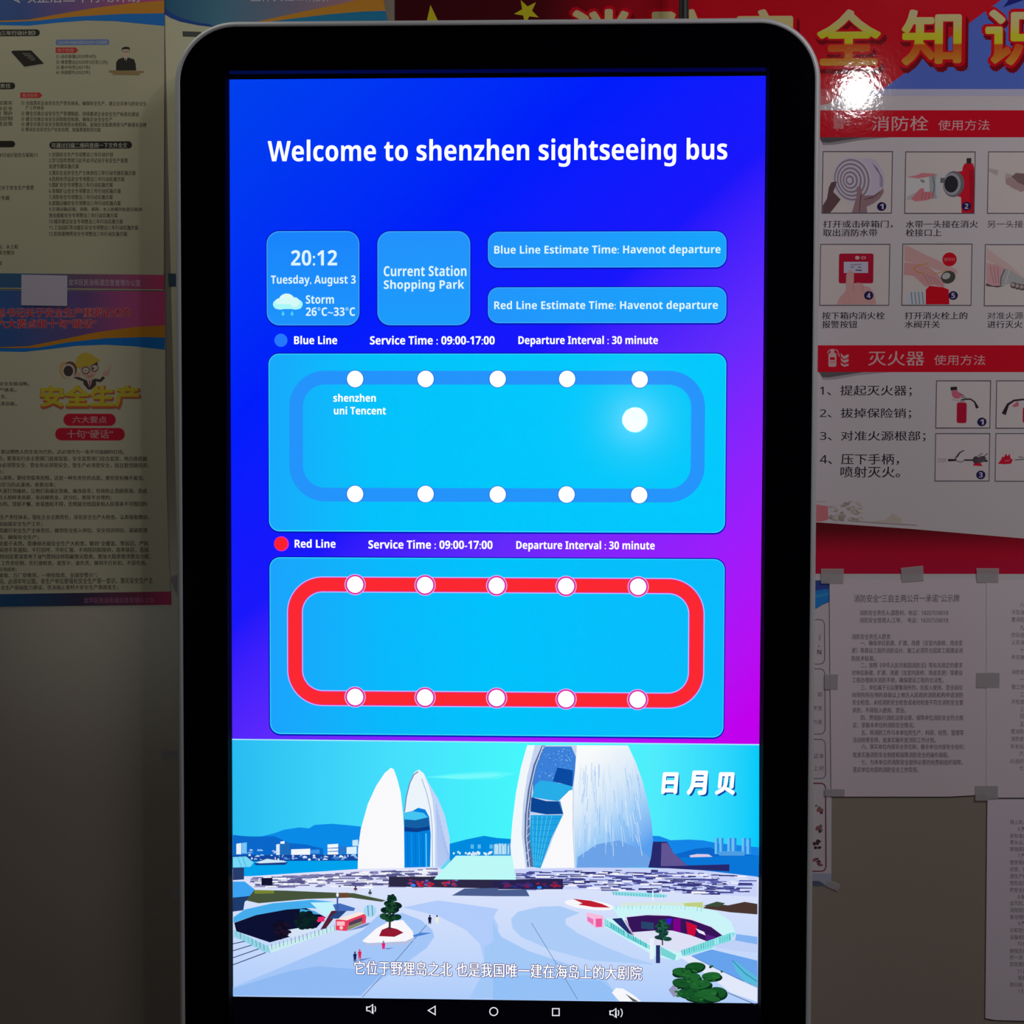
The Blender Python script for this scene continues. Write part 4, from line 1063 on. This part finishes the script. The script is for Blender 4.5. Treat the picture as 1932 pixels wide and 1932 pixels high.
na, Yn = notice([(1565, 1095), (1862, 1094.5), (1862, 1499), (1790, 1503), (1568.5, 1503)], 'white printed sheet titled with fire safety duties, right of the kiosk below the red poster', DA, (134, 124, 130), 0.2)
k = Ink(Yn); c = pr(46, 40, 46, KA, 'a4')
k.text('消防安全“三自主两公开一承诺”公示牌', 1611, 1121.5, 1810, 1136.5, c, 0.006, -0.008); k.build('title_lettering', na)
k = Ink(Yn)
for s_, x0, x1, y0 in (('消防安全责任人:邵胜利，电话：18207558018', 1622, 1789, 1151), ('消防安全管理人:江琴，  电话：18207558018', 1622, 1789, 1165), ('消防安全责任人职责', 1607, 1680, 1196),
                       ('一、确保单位新建、扩建、改建（含室内装修、用途变', 1623, 1816, 1208), ('更）等建设工程的消防设计、施工必须符合国家工程建设消', 1607, 1816, 1222), ('防技术标准。', 1607, 1651, 1237),
                       ('二、按照《中华人民共和国消防法》等有关规定的要求', 1624, 1816, 1250), ('对单位新建、扩建、改建（含室内装修、用途变更）等建设', 1607, 1816, 1264), ('工程办理相关消防手续，确保建设工程的合法性。', 1608, 1780, 1278),
                       ('三、单位属于公众聚集场所的，在投入使用、营业前应', 1624, 1816, 1292), ('向场所所在地的县级以上地方人民政府消防机构申请消防', 1608, 1817, 1306), ('安全检查。未经消防安全检查或者经检查不符合消防安全要', 1608, 1817, 1320), ('求的，不得投入使用、营业。', 1608, 1709, 1335),
                       ('四、贯彻执行消防法律法规，保障单位消防安全符合规', 1624, 1817, 1349), ('定，掌握本单位的消防安全情况。', 1609, 1725, 1363), ('五、将消防工作与本单位的生产、科研、经营、管理等', 1625, 1818, 1377), ('活动统筹安排，批准实施年度消防工作计划。', 1609, 1765, 1391),
                       ('六、落实单位内部安全责任制，健全单位内部安全组织；', 1625, 1820, 1404), ('批准实施消防安全制度和保障消防安全的操作规程。', 1609, 1790, 1419), ('七、为本单位的消防安全提供必要的经费和组织保障，', 1625, 1816, 1433), ('落实单位内部的消防安全工作奖惩。', 1609, 1733, 1447)):
    k.text(s_, x0, y0, x1, y0 + 10.5, c, 0.012, -0.006, 2)
k.build('body_lettering', na)
nb, Yn = notice([(1861, 1095), (2158, 1095), (2158, 1505), (1861, 1505)], 'white printed sheet cut off by the right picture edge, beside the fire duties sheet', DA + 0.0005, (130, 122, 128), 0.2)
k = Ink(Yn)
for s_, x, y in (('八、组织', 1924, 1141), ('涉及消防', 1908, 1155), ('置消防', 1908, 1169), ('九、根据', 1924, 1184), ('防队组', 1908, 1198), ('义务消防', 1908, 1212), ('十、', 1924, 1226), ('并实施', 1908, 1240), ('消防安全', 1908, 1268), ('一、', 1924, 1282), ('理工作', 1908, 1296), ('二、', 1924, 1310), ('开检查', 1908, 1324), ('三、', 1924, 1338), ('四、', 1924, 1351), ('五、', 1924, 1366), ('置消防', 1907, 1380), ('消防安全', 1907, 1394), ('安全出口', 1906, 1408), ('六、', 1923, 1421), ('训,组织', 1905, 1436), ('七、', 1923, 1449)):
    k.cjk(s_, x, y, 8.2, c, 10, 0.004)
k.build('body_lettering', nb)
nc, Yn = notice([(1863, 1508), (2156, 1508), (2152, 1932), (1878, 1924.5), (1859, 1921)], 'white printed sheet with numbered lines hanging lowest in the bottom right corner', DA, (122, 115, 122), 0.2)
k = Ink(Yn)
for s_, x, y in (('得上岗、', 1905, 1551), ('6.贯彻', 1920, 1564), ('家标准或', 1905, 1577), ('育从业人', 1905, 1589), ('章指挥和', 1905, 1602), ('7.严格', 1920, 1614), ('营使用单', 1905, 1627), ('经营、储', 1905, 1640), ('源生产场', 1905, 1653), ('危险品等', 1905, 1666), ('的安全管', 1905, 1679), ('8.每年', 1920, 1692), ('全风险、', 1905, 1704), ('消除隐患', 1905, 1717), ('查治理情', 1905, 1730), ('9.严格', 1920, 1742), ('示和安全', 1905, 1755), ('设备和安', 1905, 1768), ('10.依', 1919, 1780), ('按规定开', 1905, 1794), ('的一次', 1905, 1806), ('如实报告', 1905, 1819), ('11.建', 1919, 1832), ('我单位', 1920, 1845), ('照行政', 1905, 1858), ('1.打', 1920, 1870)):
    k.cjk(s_, x, y, 8.2, c, 9.6, 0.006)
k.build('body_lettering', nc)

# ------------------------------------------------------------------ safety posters on the left
KP, KQ = 0.20, 0.165
q = [(308, -90), (708, -90), (730, 38), (746, 120), (746, 1120), (336, 1105)]
C_ = thing('guide_poster', foot(q, 0.0), 'cream poster with blue and orange header mostly hidden behind the kiosk top left corner', 'poster')
sheet('sheet', q, 0.0001, 0.0004, pr(112, 110, 92, KP, 'left'), C_)
YC = -0.0005; k = Ink(YC - 1e-5)
k.poly([(308, -90), (708, -90), (722, 0), (730, 38), (736, 70), (480, 60), (375, 47), (340, 40), (322, 33), (309, 26)], grad_pr([(0, (14, 50, 72)), (0.25, (38, 68, 84)), (0.55, (66, 64, 78)), (0.8, (92, 66, 72)), (1, (110, 70, 70))], KP, 'left', 0))
k.build('header_band', C_)
k = Ink(YC - 3e-5)
k.poly([(309, 15), (325, 28), (350, 38), (400, 48), (480, 60), (375, 48), (340, 41), (322, 34), (309, 26)], pr(14, 32, 74, KP, 'left'))
k.poly([(309, 12), (322, 24), (345, 35), (375, 43), (400, 46), (375, 48), (340, 41), (322, 34), (309, 26)], pr(12, 36, 84, KP, 'left'))
k.poly([(480, 42), (520, 33), (580, 20), (640, 8), (690, -4), (722, -12), (727, 19), (680, 22), (620, 27), (560, 34), (500, 42)], pr(160, 108, 30, KP, 'left'))
k.poly([(500, 42), (560, 34), (620, 27), (680, 22), (727, 20.5), (731, 40), (736, 60), (500, 60)], pr(12, 66, 92, KP, 'left'))
k.text('主体责任', 473, -26, 555, 3, pr(130, 130, 140, KP, 'left'), 0.01, lift=8); k.text('工作指引', 545 + 15, -26, 618, 3, pr(130, 130, 140, KP, 'left'), 0.01, lift=8)
k.build('header_wave', C_)
k = Ink(YC - 3e-5); k.poly([(344, 59), (380, 60), (380, 70), (345, 69)], pr(40, 40, 38, KP, 'left')); k.build('caption_pill', C_)
k = Ink(YC - 3e-5); k.poly([(317, 516), (420, 517), (420, 541), (318.5, 541)], pr(28, 40, 52, KP, 'left')); k.build('dark_label', C_)

# upper left poster
q = [(-170, -60), (310, -60), (309.5, 250), (309, 548), (-170, 543)]
A_ = thing('action_plan_poster', foot(q, 0.0011), 'upper left cream safety action plan poster with podium speaker and a list of twelve plans', 'poster')
DP = 0.0011
sheet('sheet', q, DP, 0.0004, pr(104, 100, 84, KP, 'left'), A_)
YA = -(DP + 0.0004)
k = Ink(YA - 1e-5)
k.poly([(-170, -60), (310, -60), (310, 10), (150, 28), (54, 46), (0, 47), (-170, 45)], grad_pr([(0, (20, 54, 100)), (0.45, (34, 46, 82)), (0.72, (72, 44, 74)), (1, (116, 38, 66))], KP, 'left', 0)); k.build('header_band', A_)


def wave(o_top, b_top, b_bot, Y, K_, par, dark=False):
    k = Ink(Y)
    k.poly(o_top + b_top[::-1], pr(176, 116, 30, K_, 'left')); k.poly(b_top + b_bot[::-1], pr(12, 72, 128, K_, 'left'))
    k.poly([b_top[0], b_top[1], (100, (b_top[1][1] + b_bot[1][1]) / 2 - 3), (40, b_bot[0][1] - 2), (-170, b_bot[0][1] - 4)], pr(16, 30, 82, K_, 'left'))
    k.build('header_wave', par)


wave([(-170, 36), (0, 39), (54, 37), (109, 27), (181, 14.5), (254, 5.4), (310, 1)], [(-170, 42), (0, 42), (72, 39), (127, 32.6), (181, 29), (235, 26), (310, 25)],
     [(-170, 44), (0, 47.5), (54, 48.5), (109, 42.6), (163, 38.6), (217, 40), (310, 49)], YA - 3e-5, KP, A_)
k = Ink(YA - 6e-5); k.text('产专项整治三年行动计划', -4, -20, 263, 5, pr(178, 172, 178, KP, 'left'), 0.01, lift=5); k.build('title_lettering', A_)
ink = pr(30, 28, 22, KP, 'left'); blk = pr(22, 20, 18, KP, 'left'); redp = pr(142, 40, 36, KP, 'left'); pale = pr(150, 146, 132, KP, 'left')


def pill(x0, y0, x1, y1, m, t=None, tb=None, r=None, bold=0.01):
    k = Ink(YA - 2e-5); k.rrect(x0, y0, x1, y1, r if r is not None else (y1 - y0) / 2 - .1, m)
    if t: k.text(t, *tb, pale, bold)
    k.build('caption_pill', A_)


pill(-80, 56, 75, 68.5, blk, '动三年行动计划》', (-8, 58, 67, 66.5)); pill(-60, 156, 28.5, 168.5, blk, '主责任', (-10, 158, 20, 166)); pill(-60, 266, 28.5, 278, blk)
pill(93, 267, 249, 280.5, blk, '可通过扫描二维码查阅一下文件全文', (97, 269.5, 240, 279)); pill(105, 74.5, 206, 85, pr(58, 72, 104, KP, 'left'), '2020年4月启动至2022年12月结束', (109, 77, 202, 83), 4, 0.0)
for x0, y0, x1, y1, t in ((105, 89.5, 148, 100, '四个阶段'), (38, 174.5, 80, 185, '重点任务')):
    k = Ink(YA - 2e-5); k.poly([(x0, y0), (x1 - 5, y0), (x1, (y0 + y1) / 2), (x1 - 5, y1), (x0, y1)], redp); k.text(t, x0 + 4, y0 + 2, x1 - 9, y1 - 2, pr(190, 150, 140, KP, 'left'), 0.01); k.build('red_tag', A_)
k = Ink(YA - 2e-5)
rows = (('① 动员部署(2020年4月)', 106, 181, 102.5, 111.5, 0), ('② 排查整治(2020年5月至12月)', 106, 203, 113, 122.5, .01), ('③ 集中攻坚(2021年)', 106, 170, 123, 132, 0), ('④ 巩固提升(2022年)', 106, 170, 132.5, 141.5, 0),
        ('① 全面落实企业安全生产责任体系，确保安全生产，建立全员参与的安全生', 40, 276, 190.5, 199.5, .012), ('产工作体系', 48, 83, 199.5, 207.5, .01), ('② 健全完善企业安全生产管理制度，持续推进企业安全生产标准化建设', 40, 262, 210, 219.5, .012), ('③ 健全完善企业安全风险防控机制，确保企业安全生产', 40, 212, 220.5, 229.5, .01), ('④ 健全完善企业安全隐患排查治理机制，加强安全隐患排查与严格落实治理', 40, 276, 230.5, 239.5, .012), ('⑤ 推动企业安全生产社会治理，加强事故防范功能', 40, 190, 240, 249, .01),
        ('1.全国安全生产专项整治三年行动计划', 92.5, 213, 287, 296, .005), ('2.学习宣传贯彻习近平总书记关于安全生产重要', 92.5, 241, 298, 307.5, .006), ('论述专题实施方案', 92.5, 149, 309, 318.5, .003), ('3.落实企业安全生产主体责任三年行动专题实施方案', 92.5, 256, 321.5, 331, .006), ('4.危险化学品安全专项整治三年行动实施方案', 92.5, 235, 333, 342.5, .006), ('5.煤矿安全专项整治三年行动实施方案', 92.5, 213, 344, 353.5, .005), ('6.非煤矿山安全专项整治三年行动实施方案', 92.5, 228, 355.5, 365, .005), ('7.消防安全专项整治三年行动实施方案', 92.5, 213, 367, 376.5, .005), ('8.道路运输安全专项整治三年行动实施方案', 92.5, 228, 378.5, 388, .005), ('9.交通运输(民航、铁路、邮政、水上和城市轨道交通)和', 92.5, 268, 390.5, 400, .006), ('渔业船舶安全专项整治三年行动实施方案', 92.5, 222, 401.5, 411, .005), ('10.城市建设安全专项整治三年行动实施方案', 92.5, 232, 413, 422.5, .005), ('11.工业园区等功能区安全专项整治三年行动实施方案', 92.5, 261, 424.5, 434, .006), ('12.危险废物等安全专项整治三年行动实施方案', 92.5, 240, 436.5, 446, .005),
        ('和落实', -4, 23.5, 190, 198.5, 0), ('业企业', -4, 23.5, 200, 208, 0), ('复 领办', -6, 23.5, 209, 218, 0), ('险控制', -4, 23.5, 219, 228, 0), ('查治落', -4, 23.5, 229, 238, 0), ('年行动计划总方案和11', -3, 70, 288, 297, 0), ('记关于安全生产重要', -5, 64, 349.5, 358.5, 0), ('业专题', -6, 18, 369, 378, 0), ('运、水上和', -4, 33.5, 461, 470, 0), ('安全整治', -2, 27, 472, 481, 0), ('案', -5, 4, 492, 501, 0))
for s_, x0, x1, y0, y1, sl in rows: k.text(s_, x0, y0 + .4, x1, y1 - .4, ink, 0.02 - 1e-6, sl, 2)
k.build('body_lettering', A_)
k = Ink(YA - 2e-5)       # book picture
k.poly([(20, 98), (24, 95.5), (59, 95), (83, 119), (82, 122), (48, 130), (45, 127)], pr(96, 94, 82, KP, 'left')); k.poly([(21, 98), (24, 95.5), (59, 95), (83, 120), (46, 126)], blk)
for x0, y0, x1, y1 in ((43, 101, 58, 102), (46, 105, 62, 106), (52, 109, 66, 109.5), (57, 113, 66, 113)): k.line([(x0, y0), (x1, y1)], 1.2, pr(84, 80, 70, KP, 'left'))
k.build('book_picture', A_)
k = Ink(YA - 2e-5)       # speaker at a podium
k.poly([(219, 118), (223, 112), (233, 108), (240, 108), (253, 112), (256, 121), (257, 133), (219, 133)], blk); k.poly([(233, 108), (236.5, 106), (241, 108), (237.5, 116)], pale); k.line([(237, 109), (237, 116)], 1.4, ink); k.poly([(230, 93), (244.5, 93), (244, 102), (240, 108), (235, 108), (231, 102)], pr(128, 112, 96, KP, 'left'))
k.poly([(229.5, 97), (230, 90.5), (236, 88), (243, 88.5), (245, 91), (244.5, 97), (243, 93), (232, 93)], blk); k.line([(232, 97.5), (243.5, 97.5)], 1.0, ink); k.line([(216, 131), (216, 124), (218, 121)], 1.2, pale)
k.poly([(205, 132.5), (272, 134), (271, 137), (264, 138), (263, 142), (213, 141), (212, 137.5), (206, 136.5)], pr(84, 70, 46, KP, 'left')); k.build('speaker_picture', A_)
k = Ink(YA - 2e-5); k.poly([(-170, 514), (309.5, 518.5), (309, 546), (-170, 541)], grad_pr([(0, (20, 56, 84)), (0.45, (30, 50, 72)), (0.68, (62, 46, 62)), (0.85, (88, 44, 66)), (1, (132, 40, 72))], KP, 'left', 0)); k.build('footer_band', A_)
k = Ink(YA - 4e-5); k.text('龙华区民治街道应急管理办公室', 129, 527, 265, 539, pr(150, 132, 142, KP, 'left'), 0.0, .012); k.build('footer_lettering', A_)

# lower left poster
q = [(-170, 545), (311, 549), (312, 740), (314, 900), (318, 1040), (323, 1141), (-170, 1148)]
B_ = thing('key_points_poster', foot(q, 0.0006), 'lower left cream safety poster with cartoon worker and red key point pills', 'poster')
DB = 0.0006
sheet('sheet', q, DB, 0.0004, pr(100, 97, 83, KQ, 'left'), B_)
YB = -(DB + 0.0004)
k = Ink(YB - 1e-5); k.poly([(-170, 546), (311, 549.5), (311, 620), (180, 640), (72, 660), (0, 660), (-170, 660)], grad_pr([(0, (18, 54, 90)), (0.4, (26, 44, 78)), (0.7, (54, 36, 66)), (0.88, (96, 38, 68)), (1, (124, 38, 72))], KQ, 'left', 0)); k.build('header_band', B_)
wave([(-170, 652), (0, 655), (54, 653), (109, 642), (181, 627), (254, 617), (311, 613.6)], [(-170, 657), (0, 657.6), (72, 656), (127, 646), (199, 638), (272, 636), (311, 637)], [(-170, 659), (0, 663), (45, 664), (91, 659), (145, 652.5), (199, 650.4), (254, 653.4), (311, 660)][:7] + [(311, 660)], YB - 3e-5, KQ, B_)
k = Ink(YB - 7e-5); tr_ = pr(126, 12, 26, KQ, 'left'); to_ = pr(182, 140, 150, KQ, 'left')
for s_, x0, y0, x1, y1 in (('总书记关于安全生产重要论述的', -6, 581, 246, 598.5), ('六大要点和十句“硬话”', -6, 602.5, 182, 619)):
    for dx, dy in ((-.9, 0), (.9, 0), (0, .9), (0, -.9)): k.text(s_, x0 + dx, y0 + dy, x1 + dx, y1 + dy, to_, 0.008, lift=5 + dx * 1.2 + dy * 2)
    k.text(s_, x0, y0, x1, y1, tr_, 0.019, lift=12)
k.build('title_lettering', B_)
ink = pr(32, 29, 23, KQ, 'left'); dk = pr(34, 28, 28, KQ, 'left'); skn = pr(146, 118, 104, KQ, 'left')


def c3(x, y): return (x / 5.52, 600 + y / 5.52)


k = Ink(YB - 2e-5)      # cartoon worker
k.ell(*c3(690, 545), 13.5, 16.5, pr(128, 108, 70, KQ, 'left'), 10); k.ell(*c3(735, 530), 12, 14, pr(60, 34, 26, KQ, 'left'), 10); k.ell(*c3(714, 552), 12, 13.5, pr(150, 142, 130, KQ, 'left')); k.ell(*c3(712, 552), 9, 10, dk)
k.poly([c3(760, 620), c3(810, 610), c3(870, 635), c3(930, 660), c3(990, 630), c3(1040, 640), c3(1070, 605), c3(1095, 625), c3(1050, 668), c3(1000, 660), c3(1000, 700), c3(950, 745), c3(920, 745), c3(870, 690), c3(868, 660)], dk); k.poly([c3(905, 645), c3(935, 670), c3(960, 640), c3(945, 700), c3(930, 720)], pr(150, 142, 138, KQ, 'left')); k.poly([c3(930, 650), c3(942, 650), c3(940, 710), c3(928, 700)], pr(120, 30, 34, KQ, 'left'))
k.poly([c3(830, 520), c3(1010, 490), c3(1005, 570), c3(970, 630), c3(930, 640), c3(880, 620), c3(845, 570)], skn); k.ell(*c3(812, 590), 5, 5, skn); k.poly([c3(1065, 590), c3(1090, 550), c3(1120, 540), c3(1150, 480), c3(1158, 500), c3(1140, 560), c3(1130, 600), c3(1085, 605)], skn)
for x, y in ((893, 545), (985, 520)): k.ell(*c3(x, y), 7.5, 7, dk, 10); k.ell(*c3(x, y), 6, 5.4, pr(160, 150, 138, KQ, 'left'), 10)
k.ell(*c3(970, 525), 2, 2.2, dk); k.line([c3(875, 550), c3(905, 548)], 1, dk); k.line([c3(905, 600), c3(940, 610), c3(965, 595)], 1.2, pr(110, 40, 40, KQ, 'left'))
k.poly([c3(785, 490), c3(800, 410), c3(850, 368), c3(905, 360), c3(960, 380), c3(1000, 410), c3(1035, 425), c3(1030, 450), c3(960, 490), c3(830, 520), c3(800, 510)], pr(142, 122, 44, KQ, 'left')); k.poly([c3(960, 490), c3(1015, 455), c3(1015, 490), c3(985, 480), c3(965, 500)], dk)
k.build('worker_picture', B_)
k = Ink(YB - 3.2e-4); k.text('安全生产', 77.5, 729, 264, 770, pr(112, 50, 30, KQ, 'left'), 0.05, lift=1); k.text('安全生产', 78, 728.5, 260, 766, pr(150, 138, 40, KQ, 'left'), 0.042, lift=7); k.build('block_lettering', B_)
for x0, y0, x1, y1, t, tb in ((120, 781, 218, 803, '六大要点', (137, 785.5, 201, 798)), (104.5, 808, 235, 830.5, '十句“硬话”', (126, 811, 213, 827))):
    k = Ink(YB - 2e-5); k.rrect(x0 - 1, y0 - 1, x1 + 1, y1 + 1, 11.9, pr(160, 112, 106, KQ, 'left')); k.rrect(x0, y0, x1, y1, 10.9, pr(146, 20, 38, KQ, 'left')); k.text(t, *tb, pr(190, 160, 160, KQ, 'left'), 0.008); k.build('caption_pill', B_)
k = Ink(YB - 2e-5)
rows = (('安全发展战略。', -1, 55, 720, 728, 0), ('产体系。', -2, 31, 731.5, 740, 0), ('实、', 2, 13, 744, 752, 0), ('改革创新。', -8, 32, 757.5, 766, 0), ('能以牺牲人的生命为代价。这必须作为一条不可逾越的红线；', 2, 234, 848, 857.5, 0), ('的，要落实行业主管部门直接监管、安全监管部门综合监管、地方政府属', -4, 277, 860.5, 870, 0), ('业必须管安全，管业务必须管安全，管生产必须管安全，而且要党政同责、', -5, 281, 873, 882.5, 0), ('责；', -5, 6, 886, 894, 0),
        ('么演练，要经常临事而惧，这是一种负责任的态度。要经常有睡不着觉、', -3, 272, 897, 906.5, 0), ('为官当的太潇洒，准要出事；', -6, 104, 910, 919.5, 0), ('人要打到痛处，让他们真痛定思痛、痛改前非，有效防止悲剧重演。造成', -3, 277, 921.5, 931, -.003), ('任人照样拿高薪，拿高额奖金，还分红，那是不合理的；', -3, 210, 934, 943.5, -.003), ('长鸣、常抓不懈，丝毫放松不得，否则就会给国家和人民带来不可挽回的', -3, 277, 946, 956, -.004),
        ('生产责任体系，强化企业主题责任，深化安全生产大检查，认真吸取教训，', 0, 281, 971, 980.5, -.004), ('面加强安全生产工作；', -3, 80, 984, 993.5, -.004), ('真履行安全生产主体责任，做到安全投入到位、安全培训到位、基础管理', -2, 278, 996, 1005.5, -.005), ('位，确保安全生产；', -3, 73, 1009, 1018.5, -.004), ('防患于未然。要继续开展安全生产大检查，做到“全覆盖、零容忍、严执', -2, 280, 1020.5, 1030.5, -.005), ('采用不发通知、不打招呼、不听汇报、不用陪同和接待，直奔基层，直插', -2, 280, 1032.5, 1042.5, -.005),
        ('特别是要深查地下油气管网这样隐蔽致灾隐患。要加大隐患整改整治力度，', 0, 284, 1045, 1055, -.006), ('工作责任制，实行谁检查、谁签字、谁负责，做到不打折扣、不留死角、', 2, 277, 1057.5, 1067, -.006), ('见到成效；', -2, 31, 1070, 1079, 0), ('事故、万厂受教育，一地有隐患、全国受警示”；', -2, 183, 1080.5, 1090.5, -.008), ('同，必须牢牢记取。各生产单位要强化安全生产第一意识，落实安全生产主', -2, 288, 1090.5, 1102, -.012), ('全生产基础能力建设，坚决遏止重特大安全生产事故发生；', 1, 223, 1103.5, 1113.5, -.01))
for s_, x0, x1, y0, y1, sl in rows: k.text(s_, x0, y0 + .3, x1, y1 - .3, ink, 0.019, sl, 2)
k.build('body_lettering', B_)
k = Ink(YB - 2e-5); k.poly([(-170, 1122), (0, 1121), (322, 1116), (323, 1141), (0, 1145), (-170, 1147)], grad_pr([(0, (16, 50, 80)), (0.4, (14, 36, 60)), (0.65, (26, 24, 38)), (0.85, (60, 28, 40)), (1, (120, 32, 66))], KQ, 'left', 0)); k.build('footer_band', B_)
k = Ink(YB - 4e-5); k.text('龙华区民治街道应急管理办公室', 158, 1127, 291, 1137.5, pr(92, 56, 76, KQ, 'left'), 0.0, -.008); k.build('footer_lettering', B_)

# blank patch and tapes
q = [(40.5, 518), (127, 520), (126.5, 577.5), (40, 576)]
pt = thing('blank_paper_patch', foot(q, 0.0017), 'small blank grey paper patch stuck across the joint of the two left posters', 'paper'); sheet('sheet', q, 0.0017, 0.0003, pr(112, 106, 116, KP, 'a4'), pt)
tm = bpy.data.materials.new('frosted_tape'); tm.use_nodes = True
nt = tm.node_tree; b = nt.nodes['Principled BSDF']; b.inputs['Base Color'].default_value = (0.6, 0.56, 0.58, 1); b.inputs['Roughness'].default_value = 0.4; b.inputs['Alpha'].default_value = 0.5
TP = 'frosted tape strips holding the papers'
for q, d, lab in (([(1549, 1073), (1592, 1073), (1591.5, 1101), (1549, 1101)], .0024, 'frosted tape strip on the top left corner of the fire duties sheet'),
                  ([(1699.5, 1071.5), (1741.5, 1067), (1743, 1096), (1702, 1099)], .0024, 'tilted frosted tape strip at the top middle of the fire duties sheet'),
                  ([(1842.5, 1072), (1885, 1072), (1884, 1099.5), (1843, 1099)], .0026, 'frosted tape strip joining the tops of the two upper sheets'),
                  ([(1556, 1272), (1581, 1272), (1580.5, 1301), (1556, 1300)], .0024, 'frosted tape strip halfway down the left edge of the fire duties sheet'),
                  ([(1842.5, 1269), (1886, 1269.5), (1885.5, 1298), (1842, 1297.5)], .0026, 'frosted tape strip halfway down between the two upper sheets'),
                  ([(1840, 1482.5), (1883, 1483), (1883, 1507.5), (1865, 1508), (1864.5, 1510.5), (1840.5, 1510.5)], .0026, 'frosted tape strip where the three sheets meet at the lower right'),
                  ([(1556, 1488), (1594, 1489), (1593, 1502), (1556, 1501.5)], .0024, 'frosted tape strip on the bottom left corner of the fire duties sheet'),
                  ([(1562, 1662), (1571, 1663), (1586, 1669), (1581, 1681.5), (1560, 1673)], .0014, 'slanted frosted tape strip at the bottom corner of the narrow rules poster'),
                  ([(305, 1416.5), (338, 1414), (338, 1429), (305.5, 1430)], .0004, 'short level frosted tape strip on the bare wall left of the kiosk'),
                  ([(319.5, 1689), (333, 1676), (342, 1674), (343, 1688), (329, 1699)], .0004, 'crooked frosted tape strip low on the bare wall left of the kiosk'),
                  ([(320, 1090), (331, 1084), (338, 1086), (338, 1112), (333, 1122)], .0016, 'crumpled frosted tape strip at the lower edge of the poster left of the kiosk')):
    o = thing('tape_strip', foot(q, d), lab, 'tape', TP); sheet('strip', q, d, 0.00015, tm, o)

bpy.data.objects.remove(_to); bpy.data.curves.remove(_tc)
